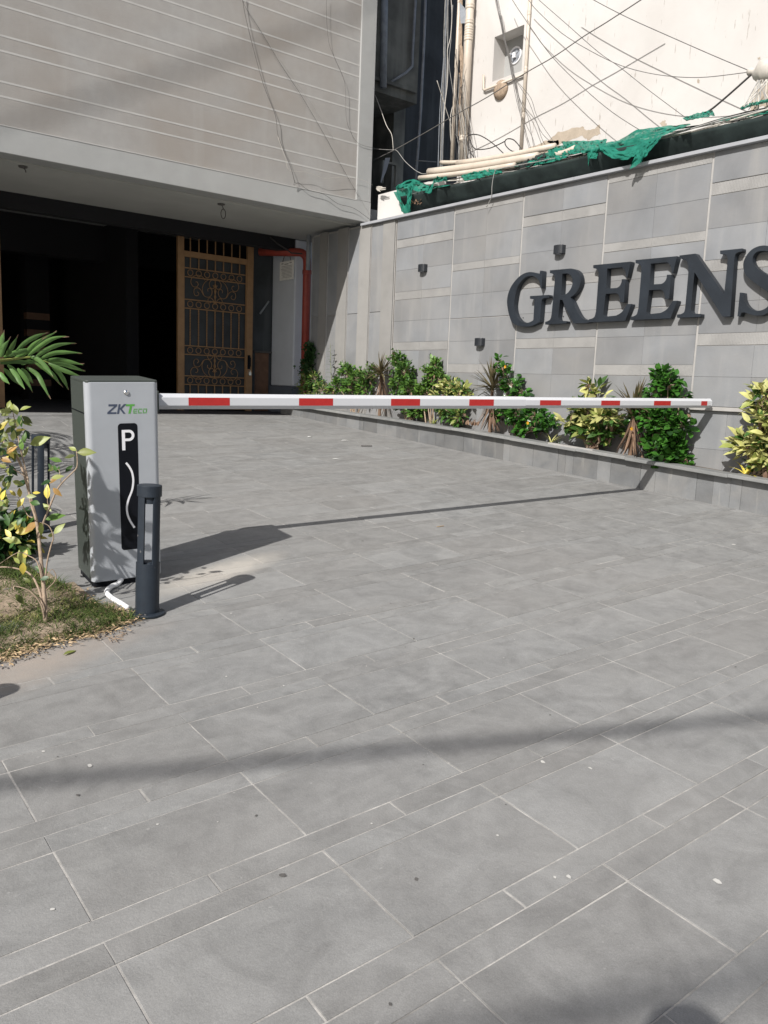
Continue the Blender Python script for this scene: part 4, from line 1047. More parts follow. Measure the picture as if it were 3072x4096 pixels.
cable('lowest straight cable crossing the white wall above the peeled patch', [(2030, -45), (2050, 0), (2100, 76), (2205, 223), (2334, 352), (2452, 451), (2575, 530)], 7.35, .005)
cable('fine wire from the facade corner to the knot in the alley', [(1500, 380), (1520, 430), (1545, 500), (1567, 540), (1573, 600)], 7.2, .006, 'wirel')
cable('loose wire from the knot in the alley down to the cream pipe ends', [(1575, 599), (1590, 605), (1620, 645), (1660, 680), (1690, 695), (1712, 692)], 7.2, .0055, 'wireg')
cable('level fine wire from the facade corner to the alley knot', [(1430, 560), (1470, 590), (1520, 597), (1575, 600)], 7.15, .004, 'wireg')
bd = thing('cable_bundle', 'bundle of thin dark cables crossing the small window and fanning out to the ledge', 'cables', on_x(2036, 231, 7.35))
for pts in ([(1975, -40), (1981, 0), (2000, 83), (2016, 152), (2036, 231), (2050, 307), (2075, 409), (2090, 477)], [(1977, -40), (1984, 0), (2003, 83), (2018, 152), (2038, 231), (2054, 307), (2080, 400), (2112, 470), (2135, 590)],
            [(1980, -40), (1988, 0), (2005, 83), (2016, 152), (2040, 231), (2056, 307), (2112, 400), (2160, 520), (2200, 565)], [(1982, -40), (1992, 0), (2008, 83), (2019, 152), (2042, 231), (2060, 312), (2122, 390), (2150, 470), (2215, 568)],
            [(1979, -40), (1986, 0), (2001, 83), (2014, 152), (2034, 231), (2048, 307), (2068, 409), (2100, 520), (2125, 600)]):
    mb = MB(); mb.tube([on_x(a, c, 7.38) - bd.location for a, c in cat2(pts, 4)], .0032, 5); obj('cable_strand', mb, M['wireo'], bd)
for lab, pts in (('big stiff cable loop rising from the pipes in front of the cream soil pipe', [(1895, 630), (1872, 590), (1866, 555), (1880, 540), (1915, 540), (1960, 565), (2000, 600), (2030, 630)]),
                 ('second stiff cable loop at the foot of the thin cream pipe', [(2088, 608), (2050, 605), (2025, 585), (2020, 565), (2032, 555), (2055, 560), (2078, 585), (2092, 610)]),
                 ('low wavy thin cable between the two stiff loops', [(1880, 560), (1900, 595), (1950, 595), (1990, 580), (2020, 565)]),
                 ('thin cable hanging from the cloth over the coping onto the tiled wall', [(1985, 675), (1975, 700), (1968, 745), (1965, 790), (1945, 828)])):
    X = 7.25 if 'hanging from' not in lab else 6.84
    cyl_path('loose_cable', [on_x(a, c, X) for a, c in cat2(pts, 4)], .0065 if 'stiff' in lab else .004, M['wire'] if 'stiff' in lab else M['wireg'], lab, 'cable', 6)
# wrapped joint and its strands
p = on_x(3045, 292, 7.25)
jb = thing('cable_joint', 'large grey cloth wrapped cable joint hanging at the right edge of the photo', 'cable joint', p)
mb = MB(); q0 = on_x(2992, 292, 7.25) - p; q1 = on_x(3100, 285, 7.25) - p
prof = [.03, .035, .03, .055, .085, .10, .105, .095, .07, .05]
mb.tube([q0.lerp(q1, k / 9) + Vector((0, 0, .01 * math.sin(k * 1.3))) for k in range(10)], prof, 12); obj('wrapping', mb, M['wirel'], jb, True)
random.seed(9)
for k in range(15):
    e = on_x(random.uniform(2955, 3090), random.uniform(420, 450), 7.1) - p; s_ = on_x(random.uniform(3030, 3085), 318, 7.2) - p
    mb = MB(); mb.tube([s_, s_.lerp(e, .5) + Vector((0, random.uniform(-.04, .04), 0)), e], random.uniform(.003, .006), 5); obj('joint_strand', mb, M['wireg'] if k % 2 else M['wirel'], jb)
mb = MB(); mb.tube([on_x(a, c, 7.2) - p for a, c in cat2([(3004, 300), (2920, 375), (2850, 434), (2812, 457)], 4)], .009, 6); obj('joint_lead', mb, M['wire'], jb)

# pipes lying on the ledge
def rollpipe(lab, a, c, r, mt='pvc', X=7.05):
    p0 = on_x(*a, X); p1 = on_x(*c, X); n = 8
    mb = MB(); mb.tube([p0.lerp(p1, k / n) + Vector((0, 0, -.012 * math.sin(PI * k / n))) for k in range(n + 1)], r, 16)
    tag(obj('stored_pipe', mb, M[mt], smooth_=True), lab, 'pipe')
    return mb
rollpipe('thickest cream pipe lying along the ledge above the green cloth', (1716, 688), (2150, 625), .045)
rollpipe('cream pipe end lowest on the ledge, beside the left bunch of green cloth', (1678, 712), (2060, 660), .030, X=6.99)
rollpipe('thin upper cream pipe lying on the ledge against the alley', (1764, 650), (1900, 640), .026, X=7.2)
rollpipe('cream pipe partly hidden behind the thickest one', (1830, 655), (2220, 585), .035, X=7.18)
rollpipe('short cream pipe end poking out of the green cloth', (2222, 618), (2300, 592), .03, X=6.98)
# cables lying along the ledge
lc = thing('ledge_cables', 'many dark and grey cables lying along the ledge among the green cloth', 'cables', (7, 5, 3.8))
random.seed(33)
for k in range(46):
    y0 = random.uniform(1.5, 6.8); y1 = y0 + random.uniform(1.2, 3.6); y1 = min(y1, 7.9); X0 = random.uniform(6.96, 7.3); ph = random.uniform(0, 6); am = random.uniform(.01, .035); zz = random.uniform(.015, .105)
    pts = []
    for i in range(15):
        y = y0 + (y1 - y0) * i / 14; pts.append(Vector((X0 + .03 * math.sin(y * 2 + ph), y, canz(y) + zz + am * math.sin(y * 3.1 + ph))) - lc.location)
    mb = MB(); mb.tube(pts, random.uniform(.004, .008), 5); obj('ledge_cable', mb, M[random.choice(['wire', 'wire', 'wireg', 'wirel'])], lc)

# green shade cloth
gn = thing('green_cloth', 'torn green shade cloth draped over the ledge and hanging over the coping', 'cloth', (6.95, 6, 3.8))
def drape(top, bot, X0, X1, fold=.03, nf=9, name='cloth_fold', n=34, rows_=12, seed=0):
    """cloth between an upper and a lower line; X0 top distance, X1 bottom distance, with real folds"""
    def along(path, t):
        L_ = [0]
        for a, c in zip(path[:-1], path[1:]): L_.append(L_[-1] + math.hypot(c[0] - a[0], c[1] - a[1]))
        d = t * L_[-1]
        for i in range(len(path) - 1):
            if d <= L_[i + 1] + 1e-6:
                f = (d - L_[i]) / max(1e-6, L_[i + 1] - L_[i]); return (path[i][0] + (path[i + 1][0] - path[i][0]) * f, path[i][1] + (path[i + 1][1] - path[i][1]) * f)
        return path[-1]
    vs_ = []; fs = []
    for i in range(n + 1):
        t = i / n; a = along(top, t); c = along(bot, t)
        for j in range(rows_ + 1):
            s_ = j / rows_; px_ = a[0] + (c[0] - a[0]) * s_; py_ = a[1] + (c[1] - a[1]) * s_
            nz = 1.3 * mnoise.noise(Vector((t * nf * 1.3 + s_ * 1.5, s_ * 2.2, seed * 7.7))) + .8 * mnoise.noise(Vector((t * nf * 3.4, s_ * 5 + t * 3, seed * 3.1 + 2)))
            X = X0 + (X1 - X0) * s_ + fold * nz
            p = on_x(px_ + 3 * mnoise.noise(Vector((t * 9, s_ * 4, seed))), py_ + 4 * mnoise.noise(Vector((t * 11, s_ * 5, seed + 9))), X)
            vs_.append(p - gn.location)
    for i in range(n):
        for j in range(rows_):
            a = i * (rows_ + 1) + j; fs.append((a, a + rows_ + 1, a + rows_ + 2, a + 1))
    mb = MB(); mb.add(vs_, fs); obj(name, mb, M['net'], gn, True)
Z3 = lambda q: (2100 + q[0] * .5859, q[1] * .5859)
drape([Z3(q) for q in ((495, 985), (640, 960), (760, 885), (900, 868), (1130, 845))], [Z3(q) for q in ((520, 1010), (590, 1055), (700, 1085), (850, 1035), (930, 930), (1130, 852))], 7.0, 6.84, .05, 6, seed=1)
drape([Z3(q) for q in ((760, 1035), (850, 970), (925, 930))], [Z3(q) for q in ((712, 1158), (780, 1120), (930, 940))], 6.85, 6.80, .03, 4, seed=2)
drape([Z3(q) for q in ((500, 985), (560, 1010), (690, 1058), (750, 1040))], [Z3(q) for q in ((515, 1030), (590, 1080), (690, 1095), (760, 1050))], 6.84, 6.80, .02, 4, seed=12)
drape([Z3(q) for q in ((245, 968), (350, 960), (430, 962), (560, 950))], [Z3(q) for q in ((305, 1052), (400, 1045), (470, 1050), (540, 1020))], 7.0, 6.92, .05, 9, seed=3)
drape([Z3(q) for q in ((0, 1115), (100, 1070), (190, 1020), (240, 1010))], [Z3(q) for q in ((0, 1142), (120, 1118), (230, 1095), (310, 1060))], 7.0, 6.93, .04, 9, seed=4)
drape([Z3(q) for q in ((425, 1050), (460, 1040), (500, 1045))], [Z3(q) for q in ((432, 1135), (440, 1080), (488, 1085))], 6.90, 6.88, .02, 4, n=14, rows_=8, seed=5)
drape([(1838, 700), (1920, 678), (1965, 672), (2000, 674)], [(1860, 722), (1920, 712), (1970, 698), (2010, 690)], 6.98, 6.93, .03, 8, seed=6)
drape([(1585, 747), (1625, 722), (1655, 716), (1690, 730), (1720, 745), (1800, 738)], [(1588, 752), (1625, 752), (1660, 765), (1700, 764), (1730, 756), (1800, 741)], 7.02, 6.92, .05, 9, seed=7)
drape([(1738, 710), (1748, 700), (1770, 704), (1785, 700)], [(1730, 735), (1750, 730), (1775, 722), (1790, 722)], 6.99, 6.95, .04, 6, n=20, seed=8)
drape([(1632, 745), (1642, 742), (1650, 745)], [(1628, 812), (1636, 820), (1643, 812)], 6.91, 6.88, .03, 3, n=10, rows_=14, seed=9)
drape([(1712, 748), (1730, 735), (1734, 735)], [(1698, 770), (1722, 775), (1726, 772)], 6.91, 6.88, .02, 3, n=10, rows_=8, seed=10)
drape([(2730, 472), (2790, 452), (2850, 440)], [(2745, 484), (2800, 472), (2860, 462)], 7.12, 7.0, .06, 12, seed=11)
drape([(2960, 428), (3000, 412), (3050, 400), (3110, 385)], [(2965, 440), (3010, 424), (3060, 412), (3110, 400)], 7.14, 7.05, .06, 9, seed=21)
drape([(2870, 478), (2950, 462), (3020, 448), (3110, 425)], [(2872, 486), (2950, 474), (3020, 462), (3110, 447)], 6.99, 6.95, .03, 12, seed=22)
drape([(2030, 668), (2090, 652), (2150, 630)], [(2035, 676), (2095, 664), (2160, 648)], 7.1, 7.0, .06, 9, seed=23)
drape([(2190, 600), (2230, 585), (2290, 575)], [(2200, 625), (2240, 612), (2300, 596)], 7.12, 7.02, .06, 9, seed=24)
drape([(2070, 655), (2120, 630), (2180, 610)], [(2080, 672), (2130, 660), (2190, 640)], 7.03, 6.94, .04, 7, seed=13)
mb = MB(); vs_ = [on_x(*q, 6.96) - gn.location for q in ((1574, 768), (1590, 766), (1602, 790), (1606, 812), (1590, 800))]
mb.add(vs_, [tuple(range(5))]); obj('cloth_end', mb, M['net'], gn)
drape([(1583, 748), (1625, 752), (1650, 760)], [(1605, 845), (1620, 855), (1640, 850)], 6.96, 7.0, .03, 4, name='cloth_end', n=16, seed=14)
gn.children[-1].data.materials[0] = M['netd']
mb = MB(); random.seed(4)
for k in range(14):
    p = on_x(1662 + random.uniform(-10, 18), 815 + random.uniform(-10, 8), 6.99); d = Vector((random.uniform(-1, 0), random.uniform(-1, 1), random.uniform(-.6, 1)))
    mb.leaf(p, d, (-1, 0, .4), .06, .03, .3, .2, 0, random.random())
tag(obj('dry_leaf_clump', mb, M['ldead']), 'clump of dry pale leaves caught behind the coping under the cloth', 'dry leaves')

# ------------------------------------------------------------------ cables hanging on the facade
zz1 = lambda q: (q[0] * .9259, q[1] * .9259)
for lab, pts, r, mt in (
        ('twisted dark cable hanging down the striped facade to the fascia', [(1044, -40), (1048, 0), (1065, 90), (1100, 230), (1140, 370), (1190, 500), (1200, 580), (1230, 660), (1255, 720), (1275, 790)], .008, 'wire'),
        ('second dark cable fanning right from the top of the striped facade', [(1050, -40), (1055, 20), (1130, 140), (1220, 290), (1300, 410), (1400, 580), (1460, 690), (1505, 770), (1550, 850)], .005, 'wire'),
        ('hair thin wire between the two dark cables on the striped facade', [(1056, 20), (1140, 150), (1210, 260), (1290, 370), (1360, 470), (1440, 600)], .0035, 'wireg'),
        ('short separate dark cable near the right edge of the striped facade', [(1412, -30), (1410, 50), (1420, 180), (1450, 260), (1490, 360), (1495, 500), (1515, 570), (1550, 620), (1620, 640)], .0045, 'wire'),
        ('tangled dark cable running along the fascia to the corner', [(1275, 780), (1270, 800), (1290, 790), (1330, 820), (1400, 840), (1460, 880), (1530, 900), (1600, 950)], .0065, 'wire'),
        ('pale string lying along the bottom of the striped panel', [(1200, 590), (1235, 690), (1250, 735), (1330, 745), (1400, 770), (1480, 765), (1560, 775), (1610, 800)], .004, 'wirel'),
        ('fine wire at the lower corner of the facade', [(1500, 750), (1530, 800), (1570, 880), (1610, 940)], .0035, 'wireg')):
    P_ = [zz1(q) for q in cat2(pts, 4)]
    cyl_path('facade_cable', [on_y(a, c, YF - .012 - (.02 if c > 640 * .9259 else 0)) for a, c in P_], r * .45, M['wireo' if mt == 'wire' else mt], lab, 'cable', 5)
# pale cable knot at facade corner
mb = MB(); random.seed(8)
for k in range(9):
    a = on_x(1508 + random.uniform(-3, 4), 752 + random.uniform(-4, 4), 6.99); c = on_x(1508 + random.uniform(5, 38), 752 + random.uniform(-8, 14), 6.99)
    mb.tube([a, a.lerp(c, .5) + Vector((0, 0, random.uniform(-.02, .02))), c], .006, 5)
tag(obj('cable_knot', mb, M['wirel']), 'knot of pale cable ends at the facade corner above the coping', 'cable knot')

# cables high above the drive, behind the camera (they throw the soft shadow bands)
def sky_cable(lab, A, B, h, r):
    """A, B: two points of the shadow; the cable hangs h metres up the sun's path"""
    a = A - SUN * h; c = B - SUN * (h * 1.02); d = (c - a)
    mb = MB(); pts = []
    for k in range(25):
        t = -1.2 + 3.4 * k / 24; pts.append(a + d * t + Vector((0, 0, .02 * (t - .5) ** 2)))
    mb.tube(pts, r, 8); tag(obj('street_cable', mb, M['wire'], smooth_=True), lab, 'cable')
sky_cable('thick street cable high above the driveway, casting the broad band of shadow on the paving', on_ground(0, 3140), on_ground(3072, 2870), 11.0, .026)
sky_cable('thinner street cable above the driveway whose shadow falls near the bottom of the photo', on_ground(2150, 4085), on_ground(3072, 3860), 11.0, .013)
sky_cable('street cable over the driveway casting the lowest shadow streak at the right', on_ground(2450, 4090), on_ground(3072, 3980), 11.5, .014)
sky_cable('faint street cable over the driveway between the other two low shadow streaks', on_ground(2300, 4000), on_ground(3072, 3780), 13.0, .007)
sky_cable('street cable above the building front, shading a diagonal band on the striped facade', on_y(0, 480, YF), on_y(1450, 20, YF), 12.0, .017)

# ------------------------------------------------------------------ parking barrier
A0 = on_ground(373, 2356); A1 = on_ground(649, 2318)
dx = (A1 - A0).normalized(); dy = NG.cross(dx).normalized()
BM = Matrix((dx, dy, NG)).transposed().to_4x4(); BM.translation = A0
bar = thing('parking_barrier', 'silver and grey green car park barrier cabinet with a long white and red boom', 'barrier', M=BM)
BW, BD, BH = 0.366, 0.318, 1.072
mb = MB()
def rrect(x0, x1, y0, y1, r, n=6, corners='all'):
    pts = []
    for (cx_, cy_, a0, k) in ((x0 + r, y0 + r, PI, 'bl'), (x1 - r, y0 + r, 1.5 * PI, 'br'), (x1 - r, y1 - r, 0, 'tr'), (x0 + r, y1 - r, .5 * PI, 'tl')):
        if corners != 'all' and k not in corners:
            pts.append((x0 if 'l' in k else x1, y0 if k[0] == 'b' else y1)); continue
        for i in range(n + 1):
            a = a0 + .5 * PI * i / n; pts.append((cx_ + r * math.cos(a), cy_ + r * math.sin(a)))
    return pts
ZX = lambda a, c, d: (a, c, d)
mb.prism(rrect(0.004, BW - .004, .045, BD, .004, 2), ZX, .030, BH - .012)
body = bevel(obj('cabinet_body', mb, M['olive'], bar), .002)
mb = MB(); mb.prism(rrect(0.010, BW - .010, .012, BD - .01, .01, 2), ZX, 0.0, .030); obj('plinth', mb, M['black'], bar)
mb = MB(); mb.prism(rrect(0, BW, 0, .0435, .028, 8, ('bl', 'br')), ZX, .032, BH - .006); fp = obj('front_panel', mb, M['silver'], bar)
bevel(fp, .003)
mb = MB(); mb.prism(rrect(0.002, BW - .002, .002, BD + .002, .02, 6), ZX, BH - .0118, BH + .003); bevel(obj('cabinet_lid', mb, M['olive'], bar), .003)
mb = MB(); mb.box(.0005, .0038, .046, BD - .002, .905, .909); obj('seam', mb, M['black'], body)
FZ = lambda a, c, d: (a, d, c)
def front(name, poly, mt, d=.0012, parent=None):
    """flat print on the front panel: poly in (x, z), counter clockwise seen from outside"""
    mb = MB(); mb.add([(a, -d, c) for a, c in poly], [tuple(range(len(poly)))]); return obj(name, mb, mt, parent or fp)
front('black_strip', rrect(.152, .252, .190, .858, .018), M['black'], .0008)
def stroke(pts, w):
    L_, R_ = [], []
    for i, p in enumerate(pts):
        a = pts[max(i - 1, 0)]; c = pts[min(i + 1, len(pts) - 1)]; t = Vector((c[0] - a[0], c[1] - a[1])).normalized(); nrm = Vector((-t.y, t.x)) * w / 2
        L_.append((p[0] + nrm.x, p[1] + nrm.y)); R_.append((p[0] - nrm.x, p[1] - nrm.y))
    return L_, R_
def front_stroke(name, pts, w, mt, d=.0016, closed=False):
    L_, R_ = stroke(pts, w); mb = MB(); n = len(pts)
    mb.add([(a, -d, c) for a, c in L_] + [(a, -d, c) for a, c in R_], [(i, i + 1, n + i + 1, n + i) for i in range(n - 1)]); return obj(name, mb, mt, fp)
def b6(x, y): return ((x - 410) / 807 * BW, BH - (y - 205) / 2303 * 1.042)
# letter P
mb = MB(); d = .0016
def addpoly(mb, poly, d=.0016): mb.add([(a, -d, c) for a, c in poly], [tuple(range(len(poly)))])
addpoly(mb, [b6(786, 752), b6(786, 983), b6(822, 983), b6(822, 752)])
outer = [(822, 752), (868, 752)] + [(868 + 60 * math.sin(a), 816 - 64 * math.cos(a)) for a in [PI * k / 12 for k in range(13)]] + [(868, 880), (822, 880)]
inner = [(822, 782), (864, 782)] + [(864 + 33 * math.sin(a), 816 - 34 * math.cos(a)) for a in [PI * k / 12 for k in range(13)]] + [(864, 850), (822, 850)]
for i in range(len(outer) - 1): addpoly(mb, [b6(*outer[i]), b6(*inner[i]), b6(*inner[i + 1]), b6(*outer[i + 1])])
obj('letter_p', mb, M['prwhite'], fp)
z7 = lambda q: ((q[0] - 555) / 462 * BW, BH - (q[1] - 357) / 1300 * 1.042)
front_stroke('wave_line', [z7(q) for q in cat2([(792, 878), (812, 905), (830, 945), (836, 1000), (826, 1060), (803, 1115), (790, 1165), (792, 1215), (808, 1262), (836, 1312)], 4)], .0105, M['prwhite'])
# logo: ZKT large slanted, ECO small
def logo(poly_list, mt, name):
    mb = MB()
    for pl in poly_list: addpoly(mb, [b6(*q) for q in pl], .0009)
    obj(name, mb, mt, fp)
logo([[(652, 462), (649, 484), (742, 484), (748, 462)], [(716, 482), (744, 482), (664, 552), (634, 552)], [(636, 550), (634, 570), (733, 570), (736, 550)]], M['prnavy'], 'logo_letter')
logo([[(762, 462), (740, 570), (762, 570), (784, 462)], [(820, 462), (768, 515), (796, 515), (850, 462)], [(770, 512), (810, 570), (836, 570), (794, 512)]], M['prnavy'], 'logo_letter')
logo([[(844, 465), (840, 486), (936, 486), (942, 465)], [(886, 486), (866, 570), (890, 570), (912, 486)]], M['prgreen'], 'logo_letter')
def eco(x0, kind):
    s_ = 4; P_ = []
    def bx_(xa, xb, ya, yb): P_.append([(xa + s_ * (570 - ya) / 52, ya), (xa + s_ * (570 - yb) / 52, yb), (xb + s_ * (570 - yb) / 52, yb), (xb + s_ * (570 - ya) / 52, ya)])
    bx_(x0 + 3, x0 + 46, 517, 526); bx_(x0, x0 + 43, 560, 569)
    if kind in 'EC': bx_(x0, x0 + 10, 531, 556)
    if kind == 'E': bx_(x0 + 13, x0 + 42, 539, 547)
    if kind == 'O': bx_(x0 - 1, x0 + 9, 531, 556); bx_(x0 + 35, x0 + 45, 531, 556)
    return P_
for x0, k in ((921, 'E'), (975, 'C'), (1030, 'O')): logo(eco(x0, k), M['prgreen'], 'logo_letter')
# lock
lx, lz = b6(852, 335)
mb = MB(); mb.lathe([(0, .006), (.009, .006), (.0125, .002), (.0135, 0)], 18); lk_ = obj('lock', mb, M['chrome'], fp, True, M=Matrix.Translation((lx, -.0005, lz)) @ Matrix.Rotation(PI / 2, 4, 'X'))
# boom (in world axes, then moved into the barrier's axes)
q0 = Vector((1.847, 4.422, 1.271)); q1 = Vector((6.820, 4.031, 1.366)); bdir = (q1 - q0).normalized()
root0 = q0 - bdir * 0.36
Bi = BM.inverted()
bup = (Vector((0, 0, 1)) - bdir * bdir.z).normalized(); bfr = bdir.cross(bup) * 1.0
if bfr.y > 0: bfr = -bfr
LB = (q1 - root0).length
BMm = Matrix((bdir, bfr, bup)).transposed().to_4x4(); BMm.translation = root0
def octo(h, w, b_): return [(-w/2 + b_, -h/2), (w/2 - b_, -h/2), (w/2, -h/2 + b_), (w/2, h/2 - b_), (w/2 - b_, h/2), (-w/2 + b_, h/2), (-w/2, h/2 - b_), (-w/2, -h/2 + b_)]
boom = bpy.data.objects.new('boom', None); COL.objects.link(boom); boom.parent = bar; boom.matrix_local = Bi @ BMm
def tpx(px_):   # distance along the boom seen at photo column px_
    best = None
    lo_, hi_ = 0.0, LB + .3
    for _ in range(50):
        m_ = (lo_ + hi_) / 2; q = wrap_project(root0 + bdir * m_ + bfr * .033)
        if q[0] < px_: lo_ = m_
        else: hi_ = m_
    return lo_
ts = tpx(2104)
for nm, a, c, h in (('boom_section', .0, ts, .088), ('boom_section', ts + .001, LB, .081)):
    mb = MB(); oc = octo(h, .066, .021)
    mb.add([(a, p[0], p[1]) for p in oc] + [(c, p[0], p[1]) for p in oc], [tuple(range(8)), tuple(range(15, 7, -1))] + [(i, i + 8, (i + 1) % 8 + 8, (i + 1) % 8) for i in range(8)])
    bs_ = obj(nm, mb, M['boom'], boom); bevel(bs_, .0015)
    if nm and a == 0: bsec = bs_
mb = MB(); oc = octo(.083, .068, .021); mb.add([(LB, p[0], p[1]) for p in oc] + [(LB + .006, p[0], p[1]) for p in oc], [tuple(range(8)), tuple(range(15, 7, -1))] + [(i, i + 8, (i + 1) % 8 + 8, (i + 1) % 8) for i in range(8)])
obj('boom_end_cap', mb, M['boom'], boom)
for xa, xb in ((754, 919), (1196, 1332), (1564, 1680), (1877, 1975), (2160, 2244), (2405, 2480), (2616, 2683), (2805, 2829)):
    a, c = tpx(xa), tpx(xb); mb = MB(); hh = .0225 if xb < 2104 else .019
    mb.box(a, c, .0331, .0338, -hh, hh + .0005); obj('red_stripe', mb, M['red'], boom)
mb = MB(); mb.box(.12, .34, -.055, .045, -.06, .06); mb2_ = obj('boom_bracket', mb, M['olive'], boom); bevel(mb2_, .006)
# conduit
pts = [on_ground(487, 2338) + NG * .03] + [on_ground(a, c) + NG * .014 for a, c in ((470, 2346), (447, 2356), (430, 2372), (430, 2386), (455, 2407), (485, 2425), (512, 2443))]
sm_ = cat([tuple(p) for p in pts], 10)
rr = [.0125 + .0012 * (k % 2) for k in range(len(sm_))]
mb = MB(); mb.tube(sm_, rr, 10); tag(obj('conduit', mb, M['conduit'], smooth_=True), 'white corrugated conduit running from under the barrier to the bollard foot', 'conduit')
cyl_path('wire_end', [on_ground(345, 2402) + NG * .006, on_ground(356, 2397) + NG * .008], .003, M['blue'], 'tiny blue sleeved wire end on the paving left of the white conduit', 'wire end', 6)
cyl_path('wire_end', [on_ground(357, 2396) + NG * .008, on_ground(382, 2388) + NG * .006], .0022, M['wire'], 'thin dark wire tail joined to the blue sleeve on the paving', 'wire', 6)

# ------------------------------------------------------------------ bollard lights
def bollard(base, label, rot):
    z = Vector((.0205, -.016, 1)).normalized(); x = Vector((1, 0, 0)); x = (x - z * x.dot(z)).normalized(); y = z.cross(x)
    Mx = Matrix((x, y, z)).transposed().to_4x4(); Mx.translation = base; Mx = Mx @ Matrix.Rotation(rot, 4, 'Z')
    t = thing('bollard_light', label, 'bollard', M=Mx, group='anthracite bollard lights beside the drive')
    R0 = .0555; H0 = .626
    mb = MB(); mb.lathe([(0, 0), (.083, 0), (.0855, .003), (.0855, .011), (.083, .014), (R0, .0145)], 36); bevel(obj('flange', mb, M['anthr'], t, True), .001)
    zt = .255
    mb = MB(); mb.lathe([(R0, .015), (R0, zt), (R0 - .009, zt), (R0 - .009, zt - .02), (0, zt - .02)], 36); obj('lower_tube', mb, M['anthr'], t)
    mb = MB(); mb.lathe([(0, zt - .02), (.034, zt - .019), (.036, zt - .004), (.030, zt + .004), (0, zt + .006)], 24); obj('lens_mount', mb, M['anthr'], t)
    hw = math.radians(21.5)
    for k in range(4):
        a = PI / 4 + k * PI / 2; mb = MB(); ro, ri = R0 - .0005, R0 - .013; n = 6; vs_ = []
        for zz in (zt - .001, H0 - .05):
            for i in range(n + 1): aa = a - hw + 2 * hw * i / n; vs_.append((ro * math.cos(aa), ro * math.sin(aa), zz))
            for i in range(n, -1, -1): aa = a - hw + 2 * hw * i / n; vs_.append((ri * math.cos(aa), ri * math.sin(aa), zz))
        m_ = 2 * (n + 1); mb.add(vs_, [tuple(range(m_ - 1, -1, -1)), tuple(range(m_, 2 * m_))] + [(i, (i + 1) % m_, m_ + (i + 1) % m_, m_ + i) for i in range(m_)])
        obj('post_bar', mb, M['anthr'], t)
    mb = MB(); mb.lathe([(R0 - .013, H0 - .085), (.043, H0 - .085), (.043, H0 - .052), (R0 + .0015, H0 - .052), (R0 + .0015, H0 - .003), (R0 - .001, H0), (0, H0)], 36); obj('cap', mb, M['anthr'], t)
    for k in range(3):
        a = k * 2 * PI / 3 + .4; mb = MB(); mb.lathe([(.006, 0), (.006, .005), (0, .0055)], 6, (.070 * math.cos(a), .070 * math.sin(a), .0142)); obj('bolt', mb, M['chrome'], t)
    return t
az = math.atan2(1.47, 3.67)
bollard(on_ground(588, 2456), 'nearest dark grey slotted bollard light in front of the silver barrier cabinet', -az)
bollard(on_ground(163, 2123), 'further dark grey slotted bollard light behind the yellow leaved shrub at the left', PI / 4 - math.atan2(1.474, 5.489))
off = on_ground(985, 2316) - on_ground(588, 2456)
bollard(on_ground(15, 2770) - off, 'dark grey slotted bollard light outside the left edge whose shadow tip falls on the paving', 0.3)

